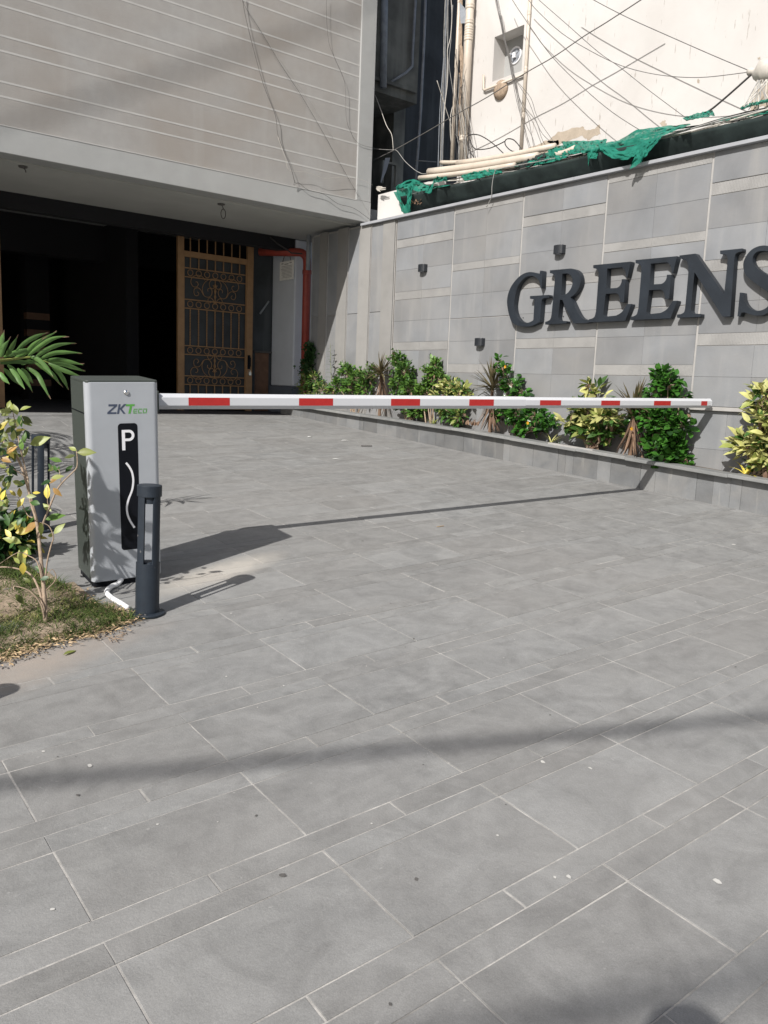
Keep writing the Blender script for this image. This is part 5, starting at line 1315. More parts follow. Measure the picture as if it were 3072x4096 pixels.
# ------------------------------------------------------------------ vegetation
def shr_leaf_mesh(name, L, W, mt, droop=.2, fold=.15, prof=(0.05, .7, 1, .75, .02)):
    mb = MB(); mb.leaf((0, 0, 0), (1, 0, 0), (0, 0, 1), L, W, droop, fold, 0, random.random(), prof); return mb.mesh(name, mt, True)
def shrub(name, label, blobs, leafsets, nleaf, L, X=6.79, stems=6, seed=1, cat_='shrub', w=.55, up=.35, group=None):
    """blobs: (px, py, radius along wall m, radius up m); leaves fill uneven clumps, hung on stems"""
    random.seed(seed)
    cs = [(on_x(px_, py_, X + random.uniform(-.05, .02)), ry * .84, rz * .84) for px_, py_, ry, rz in blobs]
    base = Vector((X, sum(c.y for c, _, _ in cs) / len(cs), 0)); base.z = soilz(base.y)
    t = thing(name, label, cat_, base, group=group)
    mbs = [MB() for _ in leafsets]; sm = MB()
    tot = sum(ry * rz for _, ry, rz in cs)
    for c, ry, rz in cs:
        foot = base + Vector((random.uniform(-.03, .03), random.uniform(-.06, .06), -.01)); foot.z = soilz(foot.y) - .01
        mid = foot.lerp(c, .5) + Vector((random.uniform(-.04, .04), random.uniform(-.05, .05), 0))
        sm.tube([foot - base, mid - base, c - base, c - base + Vector((0, 0, rz * .6))], [.010, .008, .005, .002], 5)
        twigs = []
        for k in range(max(5, int(60 * ry * rz / .03))):
            th = random.uniform(0, 2 * PI); ph = math.acos(random.uniform(-.8, 1)); rr = random.uniform(.55, 1.0)
            d = Vector((.8 * math.sin(ph) * math.cos(th) * min(ry, .15) * 1.0, math.sin(ph) * math.sin(th) * ry, math.cos(ph) * rz)) * rr
            twigs.append((c + d, d))
        n = int(.8 * nleaf * ry * rz / tot)
        for (p, d) in twigs[:40]: sm.tube([c - base, p - base], [.003, .0012], 3)
        for k in range(n):
            p, d = random.choice(twigs)
            p = p + Vector((random.gauss(0, .016), random.gauss(0, .02), random.gauss(0, .02)))
            if p.x > 6.92: p.x = 6.92
            o_ = (d.normalized() if d.length > 0 else Vector((0, 0, 1))) + Vector((random.gauss(-.35, .6), random.gauss(0, .6), random.gauss(up, .5)))
            nn = Vector((random.gauss(-.5, .5), random.gauss(-.2, .5), 1))
            s_ = random.choices(range(len(leafsets)), [q[1] for q in leafsets])[0]
            if len(leafsets[s_]) > 2 and p.z - base.z < leafsets[s_][2]: s_ = 0
            l_ = L * random.uniform(.5, 1.28)
            mbs[s_].leaf(p - base, o_, nn, l_, l_ * w, random.uniform(.05, .4), random.uniform(.1, .35), 0, random.random())
    for k in range(7):
        c, ry, rz = random.choice(cs[:max(2, len(cs) * 2 // 3)]); a = random.uniform(-1.2, 1.2)
        e = c + Vector((random.uniform(-.10, -.02), math.sin(a) * ry * 1.45, math.cos(a) * rz * 1.5 + .01))
        sm.tube([c - base, e - base], [.0035, .0012], 3)
        for q in range(9):
            f = .45 + .55 * q / 8; s_ = random.choices(range(len(leafsets)), [w_[1] for w_ in leafsets])[0]; l_ = L * random.uniform(.5, .9)
            mbs[s_].leaf(c.lerp(e, f) - base, (random.gauss(-.3, .5), random.gauss(0, .7), random.gauss(.4, .4)), (-.5, random.gauss(0, .3), 1), l_, l_ * w, .25, .2, 0, random.random())
    dm = MB()
    for k in range(22):
        c, ry, rz = random.choice(cs); dm.leaf(c - base + Vector((random.uniform(-.08, .02), random.gauss(0, ry * .6), random.gauss(0, rz * .6))), (random.gauss(-.3, .4), random.gauss(0, .5), -.8), (random.gauss(-.5, .5), 0, 1), L * .8, L * .35, .5, .5, 0, random.random())
    obj('withered_leaves', dm, M['ldead'], t, True, kind='stuff')
    obj('stems', sm, M['bark'], t)
    for mb_, ls in zip(mbs, leafsets):
        if mb_.v: obj('foliage', mb_, M[ls[0]], t, True, kind='stuff')
    return t
shrub('low_shrub', 'pale green grassy bush at the far end of the planter beside the red pipe', [(1225, 1540, .14, .16), (1260, 1520, .14, .14), (1290, 1560, .16, .12), (1215, 1570, .12, .10), (1330, 1570, .12, .10)], [('lgb', 3), ('lyg', 2), ('lg', 2)], 1100, .055, seed=2, w=.38)
shrub('leafy_shrub', 'rounded fresh green bush between the thin upright weed and the first dracaena', [(1390, 1500, .16, .17), (1430, 1520, .18, .15), (1470, 1500, .14, .13), (1405, 1560, .18, .12), (1460, 1560, .16, .12), (1350, 1545, .12, .13)], [('lgb', 3), ('lg', 3)], 1700, .060, seed=3)
shrub('leafy_shrub', 'tall green bush standing right of the first dracaena under the pier joint', [(1590, 1455, .13, .14), (1620, 1490, .14, .15), (1600, 1540, .16, .15), (1640, 1560, .18, .14), (1615, 1620, .2, .12), (1660, 1640, .18, .10), (1690, 1620, .14, .1), (1690, 1570, .10, .1)], [('lgb', 3), ('lg', 4)], 2600, .058, seed=4)
shrub('leafy_shrub', 'narrow bright green bush left of the yellow umbrella shrub', [(1740, 1465, .08, .10), (1725, 1500, .12, .11), (1755, 1520, .10, .10), (1700, 1545, .10, .08), (1715, 1580, .12, .09)], [('lgb', 4), ('lg', 2)], 1100, .058, seed=5)
shrub('umbrella_shrub', 'yellow and green umbrella shrub low in the middle of the planter', [(1800, 1560, .16, .10), (1840, 1580, .16, .10), (1770, 1590, .14, .10), (1800, 1640, .18, .12), (1840, 1670, .16, .10), (1870, 1600, .06, .06)], [('lg', 2.5), ('ly', 3, .30), ('lyg', 2)], 950, .085, seed=6, w=.42)
shrub('hibiscus', 'dark glossy hibiscus with orange flowers right of the second dracaena', [(2005, 1450, .04, .06), (2015, 1490, .09, .08), (2045, 1540, .12, .09), (2090, 1570, .12, .08), (2020, 1660, .18, .11), (2080, 1650, .2, .13), (2140, 1670, .18, .12), (2110, 1710, .22, .11), (2180, 1690, .12, .1), (2040, 1610, .13, .08)], [('lgg', 4), ('lgd', 1)], 1700, .060, seed=7, w=.75)
shrub('umbrella_shrub', 'tall yellow umbrella shrub in front of the band under the letters E', [(2365, 1540, .05, .07), (2385, 1570, .07, .06), (2310, 1650, .14, .09), (2370, 1660, .16, .1), (2440, 1665, .15, .08), (2290, 1700, .12, .1), (2400, 1740, .14, .1), (2350, 1720, .14, .1), (2440, 1720, .14, .1), (2380, 1770, .08, .06)], [('lg', 2), ('ly', 3.4, .22), ('lyg', 1.8)], 820, .115, seed=8, w=.42)
shrub('hibiscus', 'largest glossy green hibiscus with big leaves right of the third dracaena', [(2645, 1508, .09, .09), (2672, 1540, .13, .1), (2620, 1565, .12, .07), (2722, 1585, .07, .05), (2615, 1680, .17, .12), (2675, 1690, .17, .13), (2728, 1700, .09, .10), (2645, 1760, .18, .12), (2692, 1780, .14, .12), (2620, 1790, .13, .09), (2675, 1838, .16, .1), (2712, 1830, .12, .1), (2560, 1680, .12, .06)], [('lgg', 5), ('lgd', .8)], 1900, .074, seed=9, w=.8)
shrub('umbrella_shrub', 'yellow umbrella shrub at the right edge of the photo', [(3062, 1560, .05, .05), (3050, 1600, .12, .09), (3060, 1660, .12, .1), (3040, 1700, .1, .07), (2990, 1790, .12, .08), (3040, 1800, .14, .1), (3060, 1750, .12, .08), (3050, 1870, .16, .1), (3090, 1820, .15, .2), (3110, 1700, .15, .2)], [('lg', 1.7), ('ly', 3.6, .1), ('lyg', 1.8)], 850, .115, seed=10, w=.42)
# climbing dark creeper on the red pipe
random.seed(12); mb = MB(); b0 = on_x(1230, 1480, 6.80)
for k in range(900):
    t = random.random(); px_ = 1238 + 22 * math.sin(t * 9) * (1 - t) + random.gauss(0, 9 + 12 * (1 - t)); py_ = 1370 + 190 * (1 - t)
    p = on_x(px_, py_, 6.83 + random.uniform(-.03, .03)); mb.leaf(p - b0, (random.gauss(-.5, .5), random.gauss(0, .7), random.gauss(-.3, .5)), (-1, 0, .5), random.uniform(.03, .06), .04, .2, .2, 0, random.random())
t = thing('creeper', 'dark ivy like creeper climbing beside the red pipe in the shade', 'creeper', b0); obj('foliage', mb, M['lgd'], t, kind='stuff')
mb = MB(); mb.tube([on_x(1235, 1600, 6.86) - b0, on_x(1240, 1480, 6.86) - b0, on_x(1236, 1375, 6.86) - b0], [.01, .007, .003], 5); obj('stems', mb, M['bark'], t)
# thin upright weeds
def weed(label, base_px, top_px, n, L, X=6.76, seed=1):
    random.seed(seed); b_ = on_x(*base_px, X); tp = on_x(*top_px, X); t = thing('upright_weed', label, 'weed', b_)
    mb = MB(); mb.tube([(0, 0, 0), (tp - b_) * .5 + Vector((0, .01, 0)), tp - b_], [.006, .004, .0015], 5); obj('stem', mb, M['barkg'], t)
    for k in range(n):
        f = .25 + .73 * k / n; p = (tp - b_) * f; a = k * 2.4; s_ = 1.15 - f * .7
        mb = MB(); mb.leaf(p, (math.cos(a), math.sin(a), .25), (0, 0, 1), L * s_, L * s_ * .3, .25, .2, 0, random.random()); obj('leaf', mb, M['lgb'], t)
weed('thin upright weed taller than its neighbours against the sunlit pier', (1328, 1565), (1321, 1372), 22, .12, seed=2)
weed('shorter curving weed just left of the pier joint line', (1385, 1520), (1368, 1432), 14, .11, seed=3)
# dracaenas
def dracaena(label, px_, crown_py, base_py, nl, L, seed, X=6.70, skirt=26):
    random.seed(seed); cr = on_x(px_, crown_py, X); b_ = Vector((X, cr.y, soilz(cr.y) - .01)); t = thing('dracaena', label, 'dracaena', b_)
    mb = MB(); mb.tube([(0, 0, 0), (.005, .01, (cr.z - b_.z) * .5), (0, 0, cr.z - b_.z)], [.022, .018, .016], 8); obj('trunk', mb, M['ldead'], t)
    c = cr - b_
    for k in range(nl):
        a = k * 2.399; el = math.radians(random.uniform(22, 82)) if k > nl * .35 else math.radians(random.uniform(-12, 25)); l_ = L * random.uniform(.75, 1.1)
        d = Vector((math.cos(a) * math.cos(el) * (.55 if math.cos(a) > 0 else 1), math.sin(a) * math.cos(el), math.sin(el)))
        mb = MB(); mb.leaf(c + Vector((0, 0, random.uniform(-.03, .05))), d, (0, 0, 1) if el < 1.2 else (-1, .2, .2), l_, .027, random.uniform(.0, .30) * (1.3 - el / 1.6), .35, 0, random.random(), prof=(.7, 1, .9, .6, .02)); obj('leaf', mb, M['ldrac'], t)
    for k in range(skirt):
        a = random.uniform(0, 2 * PI); mb = MB(); h = random.uniform(.2, .8) * c.z; z0 = random.uniform(.45, 1.0) * c.z
        d = Vector((math.cos(a) * .35, math.sin(a) * .45, -1)); mb.leaf((math.cos(a) * .015, math.sin(a) * .015, z0), d, (math.cos(a), math.sin(a), .3), min(z0, h + .06) * .95, random.uniform(.012, .024), -.1, .4, 0, random.random(), prof=(.7, 1, .9, .7, .1)); obj('dead_leaf', mb, M['ldead'], t)
dracaena('reddish spiky dracaena furthest along the planter, between two green bushes', 1524, 1500, 1640, 54, .30, 4)
dracaena('spiky dracaena with a brown skirt of dead leaves left of the flowering hibiscus', 1970, 1560, 1720, 56, .34, 5, skirt=40)
dracaena('spiky dracaena with hanging dead leaves just left of the largest hibiscus', 2535, 1655, 1810, 56, .34, 6, skirt=42)
def spider(label, px_, py_, n, L, mt, seed, X=6.72, w=.012):
    random.seed(seed); b_ = on_x(px_, py_, X); b_.z = soilz(b_.y); t = thing('grassy_plant', label, 'plant', b_)
    for k in range(n):
        a = random.uniform(0, 2 * PI); el = random.uniform(.5, 1.4); d = Vector((math.cos(a) * math.cos(el), math.sin(a) * math.cos(el), math.sin(el)))
        mb = MB(); mb.leaf((0, 0, 0), d, (0, 0, 1), L * random.uniform(.6, 1.1), w, random.uniform(.4, .9), .3, 0, random.random(), prof=(.6, 1, .8, .5, .02)); obj('leaf', mb, M[mt], t)
spider('small striped spider plant below the yellow umbrella shrub in mid planter', 1735, 1680, 16, .16, 'lyg', 1)
spider('small yellow grassy plant on the kerb left of the tall umbrella shrub', 2205, 1750, 16, .17, 'ly', 2)
spider('bright yellow iris like plant near the right edge of the photo', 2985, 1880, 9, .20, 'lsun', 3, w=.026)
spider('dark grassy tuft beside the small yellow plant on the kerb', 2238, 1755, 12, .15, 'lgd', 4, w=.008)
# flowers
def flower(px_, py_, label, X=6.62):
    p = on_x(px_, py_, X); mb = MB(); random.seed(int(px_))
    for k in range(5):
        a = k * 2 * PI / 5; mb.leaf((0, 0, 0), (-.5, math.cos(a), math.sin(a)), (-1, 0, 0), .021, .015, .2, .1, 0, random.random(), prof=(.3, .9, 1, .7, .1))
    tag(obj('hibiscus_flower', mb, M['flower'], loc=p), label, 'flower', 'orange hibiscus flowers')
for q in ((2112, 1692, 'large orange hibiscus flower low on the flowering hibiscus'), (2022, 1467, 'orange flower near the top of the flowering hibiscus'),
          (2528, 1715, 'yellow orange flower in front of the third dracaena')): flower(q[0], q[1], q[2], 6.60 if q[0] > 2030 else 6.66)
# dry orange leaves on kerb
random.seed(6); mb = MB(); p = on_x(1886, 1702, 6.66)
for k in range(22):
    mb.leaf((random.uniform(-.02, .02), random.uniform(-.11, .11), 0), (random.gauss(-.3, .3), random.gauss(0, .5), 1), (-1, 0, .2), random.uniform(.04, .08), .022, .5, .5, 0, random.random())
tag(obj('dry_leaf_clump', mb, M['ldead'], loc=p), 'clump of dry orange brown leaves resting on the kerb before the second dracaena', 'dry leaves')

# ------------------------------------------------------------------ palm frond reaching in from the left
YP = 5.45
bl = lambda q: (q[0] * .2486, 1250 + q[1] * .2486)
rach = [on_y(*bl(q), YP) for q in ((-1500, 1500), (-700, 950), (-250, 800), (0, 775), (250, 745), (500, 722), (700, 780), (880, 850))]
fr0 = thing('palm_frond', 'green palm frond arching in from the left edge above the barrier cabinet', 'palm frond', rach[3])
mb = MB(); mb.tube([Vector(v) - rach[3] for v in cat([tuple(p) for p in rach], 4)], [.016 - .013 * k / 28 for k in range(29)], 6); obj('midrib', mb, M['lyg'], fr0, True)
LF = [[(20, 720), (60, 560), (150, 440)], [(0, 600), (30, 450), (65, 310)], [(100, 700), (190, 560), (275, 395)], [(260, 620), (430, 470), (600, 380), (740, 330)], [(330, 690), (540, 560), (700, 430), (920, 305)], [(450, 700), (650, 540), (850, 420), (1060, 380)],
      [(560, 730), (750, 600), (950, 520), (1210, 490)], [(640, 750), (850, 660), (1050, 640), (1320, 655)], [(700, 775), (950, 760), (1150, 800), (1345, 845)], [(760, 800), (1000, 830), (1200, 890), (1375, 950)], [(780, 820), (950, 900), (1130, 970), (1340, 1050)],
      [(640, 800), (760, 930), (880, 1040), (975, 1170)], [(840, 880), (950, 970), (1040, 1110), (1095, 1240)], [(430, 880), (600, 1000), (690, 1160), (805, 1385)], [(340, 900), (420, 980), (480, 1070), (535, 1140)], [(280, 900), (370, 1010), (440, 1120), (520, 1270)],
      [(150, 880), (260, 1010), (330, 1130), (400, 1230)], [(60, 900), (160, 1000), (240, 1090), (315, 1165)], [(0, 960), (60, 1060), (150, 1145)], [(60, 720), (250, 640), (480, 575)], [(150, 700), (400, 620), (700, 620)], [(480, 710), (620, 760), (760, 900), (850, 1020)],
      [(0, 820), (250, 790), (600, 830)], [(340, 830), (450, 790), (600, 790)], [(200, 760), (420, 640), (560, 500), (700, 400)], [(120, 840), (220, 930), (300, 1060), (350, 1180)], [(560, 800), (720, 900), (850, 1000), (930, 1110)], [(-200, 780), (-120, 620), (-60, 480)], [(-300, 820), (-200, 950), (-80, 1100)], [(-500, 860), (-480, 700), (-400, 520)], [(-500, 900), (-380, 1050), (-250, 1200)], [(-900, 1050), (-860, 850), (-760, 700)], [(-900, 1100), (-800, 1250), (-650, 1400)]]
random.seed(17)
for i, path in enumerate(LF):
    dz = (i % 5 - 2) * .02; pth = cat2(path, 4); n = len(pth)
    C = [on_y(*bl(q), YP + dz + .10 * (k / n) * math.sin(i * 2.3)) for k, q in enumerate(pth)]
    w = .028 if i not in (19, 20, 22, 23) else .026; vs_ = []; fs = []
    for k, p in enumerate(C):
        t_ = (C[min(k + 1, n - 1)] - C[max(k - 1, 0)]).normalized(); s_ = t_.cross(Vector((0, 1, .25))).normalized(); f = k / (n - 1)
        ww = w * .5 * (min(1, .35 + f * 3) if f < .5 else max(.05, min(1.0, (1 - f) * 2.6)))
        up_ = Vector((0, -1, 0)) * ww * .55
        vs_ += [p - s_ * ww, p + up_, p + s_ * ww]
    for k in range(n - 1): a = 3 * k; fs += [(a, a + 1, a + 4, a + 3), (a + 1, a + 2, a + 5, a + 4)]
    mb = MB(); mb.add([v - rach[3] for v in vs_], fs, 0, random.random()); lf = obj('leaflet', mb, M['palm'], fr0, True)
    mb = MB(); e = C[-1] - rach[3]; dd = (C[-1] - C[-2]).normalized()
    mb.leaf(e - dd * .03, dd + Vector((0, 0, random.uniform(-.2, .3))), (0, -1, 0), random.uniform(.03, .055), .009, .1, .3, 0, random.random(), prof=(1, .8, .3)); obj('dry_tip', mb, M['ldead'], lf)

# ------------------------------------------------------------------ yellow leaved shrub in the foreground left
base = on_ground(182, 2500); DF = (base - CAM).dot(CF)
fs_ = thing('yellow_leaf_shrub', 'sparse shrub with pale stems and yellow and green leaves in the left foreground', 'shrub', base)
def fp_(px_, py_, dd=0.0): return on_depth(px_, py_, DF + dd) - base
stems_ = [([(182, 2500), (178, 2400), (172, 2320), (163, 2230), (155, 2150), (145, 2080), (122, 1990), (98, 1900), (70, 1830), (38, 1785), (0, 1760), (-60, 1720)], .010, .1),
          ([(156, 2150), (175, 2085), (198, 2030), (225, 1965), (250, 1930), (285, 1895), (307, 1870), (309, 1835), (306, 1805)], .005, -.05),
          ([(145, 2080), (120, 2000), (112, 1920), (95, 1850), (75, 1760), (62, 1700), (52, 1650)], .005, .12),
          ([(172, 2440), (160, 2370), (125, 2300), (70, 2275), (10, 2268), (-50, 2275)], .006, .05), ([(178, 2480), (165, 2420), (120, 2365), (60, 2345), (55, 2360)], .0045, -.1),
          ([(170, 2330), (150, 2250), (118, 2225), (72, 2210), (0, 2255)], .0035, .0), ([(182, 2310), (190, 2240), (205, 2180), (214, 2150), (200, 2110), (180, 2095), (160, 2090)], .004, -.08),
          ([(185, 2360), (215, 2330), (225, 2305), (210, 2278), (195, 2290)], .003, -.06), ([(130, 2070), (110, 2060), (85, 2010), (70, 1985)], .003, .08), ([(100, 1905), (60, 1880), (20, 1860), (-20, 1850)], .003, .0),
          ([(200, 2030), (190, 2010), (192, 1975), (190, 1950)], .002, 0), ([(188, 2450), (182, 2380), (176, 2330)], .006, .06), ([(245, 1935), (240, 1900), (236, 1880), (215, 1872)], .002, 0)]
for pts, r, dd in stems_:
    sm_ = cat2(pts, 3); n = len(sm_)
    mb = MB(); mb.tube([fp_(a, c, dd * k / n) for k, (a, c) in enumerate(sm_)], [r * (1 - .6 * k / n) for k in range(n)], 6); obj('stem', mb, M['bark'], fs_, True)
FL = [(30, 1633, 32, 80, 'lyg'), (48, 1640, 32, 100, 'lyg'), (80, 1640, 40, 25, 'lyg'), (88, 1665, 42, -35, 'lolive'), (2, 1660, 30, 5, 'lyg'), (45, 1690, 32, 20, 'lyg'), (-5, 1722, 50, 50, 'lsun'), (85, 1685, 40, -20, 'lolive'), (5, 1722, 55, -55, 'lolive'), (60, 1750, 45, 60, 'lolive'),
      (97, 1772, 42, 85, 'lgb'), (120, 1778, 75, 22, 'lyg'), (135, 1765, 30, 30, 'lg'), (95, 1828, 42, 75, 'lyg'), (90, 1800, 40, 100, 'lgb'), (26, 1815, 45, 40, 'lorange'), (2, 1832, 42, -20, 'lorange'), (50, 1800, 45, -80, 'lolive'), (306, 1803, 32, 150, 'lyg'), (309, 1810, 66, 2, 'lyg'), (300, 1822, 40, 190, 'lolive'), (248, 1847, 48, 160, 'lgb'), (262, 1888, 36, 50, 'lg'), (215, 1880, 30, 130, 'lg'), (226, 1886, 26, 110, 'lg'), (232, 1893, 28, 80, 'lg'),
      (205, 1912, 44, 12, 'lyg'), (225, 1868, 36, 200, 'lolive'), (198, 1935, 40, 45, 'lorange'), (205, 1925, 46, 190, 'lgd'), (212, 1952, 42, -45, 'lorange'), (190, 1996, 54, 92, 'lsun'), (160, 2017, 42, 165, 'lg'), (205, 2045, 46, 140, 'lyg'), (182, 2078, 70, 18, 'lgb'), (150, 2090, 62, 215, 'lorange'), (168, 2092, 48, -100, 'lolive'), (216, 2135, 52, 48, 'lyg'), (216, 2138, 30, 190, 'lyg'), (85, 2172, 68, 160, 'lyg'), (62, 2130, 60, 12, 'lsun'), (45, 2150, 40, 130, 'lsun'), (60, 2118, 36, 60, 'lsun'),
      (130, 2195, 34, 150, 'lolive'), (76, 2200, 60, -65, 'lyg'), (125, 2218, 58, 145, 'lgb'), (98, 2235, 36, 80, 'lsun'), (92, 2250, 46, -95, 'lsun'), (78, 2255, 34, 130, 'lyg'), (192, 2292, 54, 150, 'lg'), (196, 2308, 34, 195, 'lgd'), (62, 2378, 48, -50, 'lolive'), (5, 2002, 40, 70, 'lsun'), (22, 1995, 36, 110, 'lsun'), (80, 1990, 40, 100, 'lsun'), (70, 2030, 42, 60, 'lsun'), (105, 1985, 36, 0, 'lyg'), (130, 1972, 26, 5, 'lsun'), (40, 1900, 30, -100, 'lgd'), (70, 1950, 50, 50, 'lgd'),
      (18, 2012, 50, 190, 'lyg'), (30, 1960, 45, 80, 'lyg'), (120, 2330, 30, 140, 'lolive'), (20, 2480, 60, 175, 'lsun'), (0, 1790, 50, 30, 'lolive'), (30, 1750, 44, 200, 'lyg'), (62, 1705, 36, 150, 'lolive'), (10, 1690, 40, 20, 'lyg'), (100, 1720, 40, -60, 'lgd'), (50, 1860, 40, -110, 'lgd')]
random.seed(29)
for k in range(78):
    if k < 52: px_, py_ = random.gauss(28, 38), random.gauss(1760, 85)
    else: px_, py_ = random.gauss(20, 45), random.gauss(2040, 70)
    if px_ > 118 or py_ < 1625: continue
    FL.append((px_, py_, random.uniform(26, 52), random.uniform(0, 360), random.choice(['lyg', 'lyg', 'lolive', 'lolive', 'lg', 'lgd', 'lsun'] if k < 52 else ['lyg', 'lsun', 'lg', 'lolive', 'lgd'])))
random.seed(23)
for (px_, py_, ln, an, mt) in FL:
    a = math.radians(an); sz = 1.12 * ln / F * DF
    d = CR * math.cos(a) + CU * math.sin(a) + CF * random.uniform(-.25, .25); nn = -CF + CU * random.uniform(.1, .8) + CR * random.uniform(-.4, .4)
    mb = MB(); mb.leaf((0, 0, 0), d, nn, sz, sz * random.uniform(.42, .52), random.uniform(.05, .25), random.uniform(.1, .35), 0, random.random(), prof=(.06, .62, .96, 1, .78, .4, .02))
    obj('leaf', mb, M[mt], fs_, True, loc=fp_(px_, py_, random.uniform(-.08, .12)))
# dark bush with yellow tips behind it
def ground_shrub(label, px_, py_, blobs, leafsets, nl, L, seed, w=.5):
    random.seed(seed); b_ = on_ground(px_, py_); t = thing('bushy_plant', label, 'shrub', b_); mbs = [MB() for _ in leafsets]; sm = MB()
    for k in range(7): a = random.uniform(0, 6.28); sm.tube([(0, 0, 0), (math.cos(a) * .07, math.sin(a) * .07, .15), (math.cos(a) * .14, math.sin(a) * .14, .27)], [.006, .004, .002], 4)
    for k in range(nl):
        bx_, by_, bz_, r = random.choice(blobs); v = Vector((random.gauss(0, 1), random.gauss(0, 1), random.gauss(0, 1))).normalized() * r * random.uniform(.5, 1)
        p = Vector((bx_, by_, bz_)) + v
        if p.z < .02: continue
        s_ = random.choices(range(len(leafsets)), [q[1] for q in leafsets])[0]
        l_ = L * random.uniform(.7, 1.2); mbs[s_].leaf(p, v.normalized() + Vector((random.gauss(0, .4), random.gauss(0, .4), .3)), (random.gauss(0, .4), -.5, 1), l_, l_ * w, .25, .2, 0, random.random())
    obj('stems', sm, M['bark'], t)
    for mb_, ls in zip(mbs, leafsets): obj('foliage', mb_, M[ls[0]], t, True, kind='stuff')
ground_shrub('dark green low bush with yellow tips behind the foreground shrub', 20, 2235, [(0, 0, .14, .14), (-.12, .05, .16, .15), (.08, .02, .11, .10), (-.25, 0, .15, .15)], [('lgd', 3), ('lg', 2), ('lsun', .5)], 900, .07, 31)
ground_shrub('second dark green bush outside the left edge beside the bollard', -220, 2160, [(0, 0, .3, .2), (-.1, .1, .5, .2), (.05, 0, .15, .2)], [('lg', 3), ('lyg', 2)], 900, .08, 32)
# broad leaved plant outside the left edge; its leaves shade the cabinet
random.seed(52)
bp_ = Vector((.30, 3.62, 0)); bp_.z = gz(bp_.x, bp_.y)
bt = thing('broad_leaf_shrub', 'broad leaved shrub just outside the left edge that throws leaf shadows on the barrier cabinet', 'shrub', bp_)
tg = []
for (x_, z_, sz_) in ((.05, .53, .13), (.08, .46, .15), (.11, .41, .15), (.17, .42, .12), (.03, .22, .12), (.13, .15, .11), (.17, .10, .11), (.06, .07, .10), (.24, .14, .09), (.30, .30, .08), (.02, .66, .06)):
    tg.append((A0 + dx * x_ + NG * z_, sz_))
for k in range(11): tg.append((A0 + dy * random.uniform(.02, .17) + NG * random.uniform(.10, .62), random.uniform(.08, .13)))
hub = A0 + dx * .05 + NG * .25 - SUN * 1.25
mb = MB(); mb.tube([(0, 0, 0), (hub - bp_) * .5 + Vector((-.03, 0, .05)), hub - bp_ + Vector((-.05, 0, -.02))], [.012, .009, .006], 6); obj('stem', mb, M['bark'], bt)
for (q, sz_) in tg:
    c_ = q - SUN * random.uniform(1.12, 1.3); c_.x = min(c_.x, .62) if False else c_.x
    d = (c_ - hub); d = (d.normalized() + Vector((random.gauss(0, .3), random.gauss(0, .3), random.gauss(0, .3)))).normalized()
    mb = MB(); mb.leaf(c_ - bp_ - d * sz_ / 2, d, -SUN + Vector((random.gauss(0, .3), random.gauss(0, .3), 0)), sz_, sz_ * .38, .15, .2, 0, random.random(), prof=(.05, .6, 1, .85, .5, .02)); obj('leaf', mb, M['lg'], bt, True)
    e_ = c_ - bp_ - d * sz_ / 2; mb = MB(); mb.tube([hub - bp_, (hub - bp_).lerp(e_, .5) + Vector((0, 0, .01)), e_], .0025, 4); obj('leaf_stalk', mb, M['barkg'], bt)
# palm whose fronds shade the left of the drive: trunk outside the frame
random.seed(41)
def palm(pb, H, S, nf, label):
  pb.z = gz(pb.x, pb.y)
  pt = thing('palm_tree', label, 'palm', pb)
  mb = MB(); mb.tube([(0, 0, 0), (.02, 0, H * .45), (.05, 0, H)], [.10 * S, .085 * S, .07 * S], 10); obj('trunk', mb, M['bark'], pt)
  for k in range(nf):
      a = 2 * PI * k / nf + .35; el = random.uniform(.5, 1.1)
      if H < 1 and abs(math.atan2(math.sin(a), math.cos(a))) < .6: a += .7
      C = []; d = Vector((math.cos(a) * math.cos(el), math.sin(a) * math.cos(el), math.sin(el)))
      p = Vector((.05, 0, H))
      for i in range(9): C.append(p.copy()); p += d * .14 * S; d = (d + Vector((0, 0, -.16))).normalized()
      mb = MB(); mb.tube(C, [.014 - .0013 * i for i in range(9)], 5)
      for i in range(2, 9):
          for s_ in (1, -1):
              for q in (0, .5):
                  c_ = C[i].lerp(C[i - 1], q); t_ = (C[i] - C[i - 1]).normalized(); sd = t_.cross(Vector((0, 0, 1))).normalized() * s_
                  mb.leaf(c_, t_ * .7 + sd + Vector((0, 0, -.15)), (0, 0, 1), .38 * S * (1 - .3 * abs(i - 5) / 4), .030 * S, .35, .3, 0, random.random(), prof=(.6, 1, .9, .6, .05))
      obj('frond', mb, M['palm'], pt)

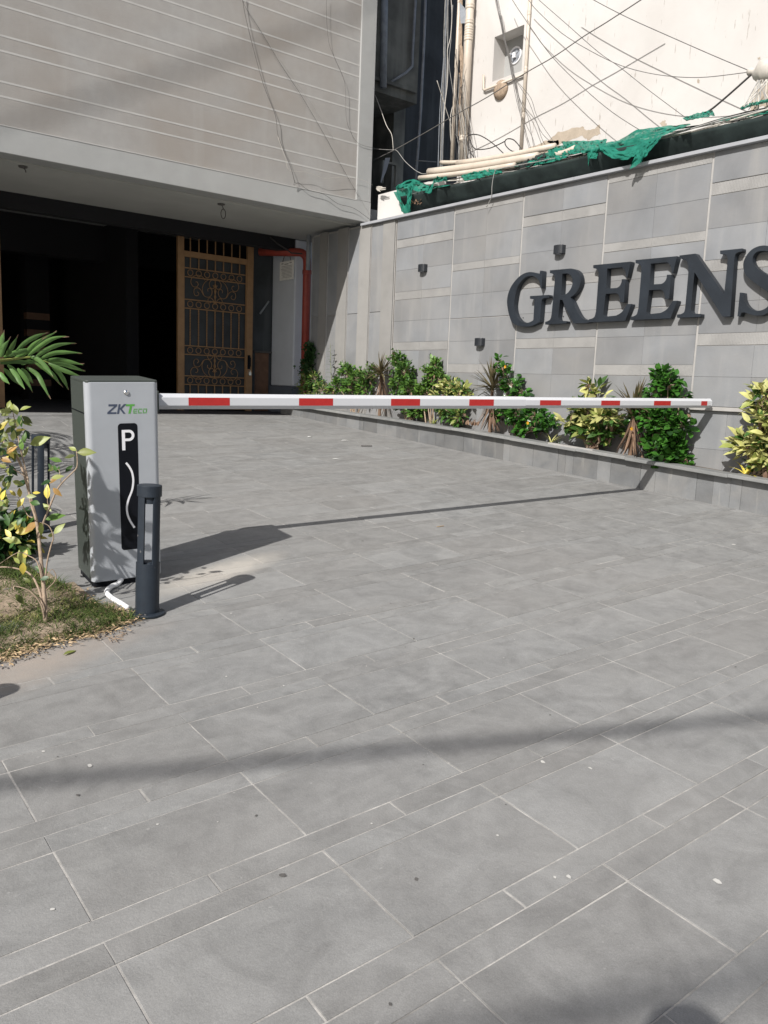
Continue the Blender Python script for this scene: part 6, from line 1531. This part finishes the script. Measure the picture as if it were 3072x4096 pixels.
palm(Vector((-0.35, 5.3, 0)), .9, 1.0, 9, 'young feather palm standing left of the photo edge behind the grass island')
palm(Vector((-.75, 8.0, 0)), 1.9, 1.5, 13, 'taller feather palm outside the left edge whose fronds shade the garage entrance')

# ------------------------------------------------------------------ the photographer (behind the camera, seen by the shadow of the head)
pg = Vector((-.455, -.065, 0)); pg.z = gz(pg.x, pg.y)
per = thing('person', 'standing person in dark clothes behind the camera, whose shadow lies at the bottom right', 'person', pg)
J = [(0, 0, .98), (0, 0, 1.15), (0, .01, 1.36), (0, .01, 1.46), (0, .02, 1.55), (0, .03, 1.66), (0, .03, 1.76), (-.17, .0, 1.42), (-.23, -.02, 1.15), (-.24, .03, .90), (-.24, .05, .80), (.17, .0, 1.42), (.23, -.02, 1.15), (.24, .03, .90), (.24, .05, .80), (-.09, 0, .93), (-.10, .02, .50), (-.10, 0, .08), (-.10, .14, .03), (.09, 0, .93), (.10, .02, .50), (.10, 0, .08), (.10, .14, .03)]
Ed = [(0, 1), (1, 2), (2, 3), (3, 4), (4, 5), (5, 6), (2, 7), (7, 8), (8, 9), (9, 10), (2, 11), (11, 12), (12, 13), (13, 14), (0, 15), (15, 16), (16, 17), (17, 18), (0, 19), (19, 20), (20, 21), (21, 22)]
Rd = [.13, .12, .13, .075, .058, .085, .075, .065, .045, .032, .035, .065, .045, .032, .035, .095, .065, .045, .035, .095, .065, .045, .035]
me = bpy.data.meshes.new('body'); me.from_pydata(J, Ed, []); bo_ = link('body', me, per); me.materials.append(M['shirt'])
bo_.rotation_euler = (0, 0, -.66)
sk = bo_.modifiers.new('skin', 'SKIN'); sd_ = bo_.modifiers.new('sub', 'SUBSURF'); sd_.levels = 2; sd_.render_levels = 2
if not me.skin_vertices:
    bm_ = __import__('bmesh').new(); bm_.from_mesh(me); bm_.verts.layers.skin.verify(); bm_.to_mesh(me); bm_.free()
for i, r in enumerate(Rd): me.skin_vertices[0].data[i].radius = (r, r * .85); me.skin_vertices[0].data[i].use_root = (i == 0)
mb = MB(); mb.lathe([(0, .115), (.05, .105), (.085, .07), (.098, .02), (.09, -.03)], 16, (0, 0, 0)); obj('hair', mb, M['hair'], per, True, loc=(.02, .015, 1.71))
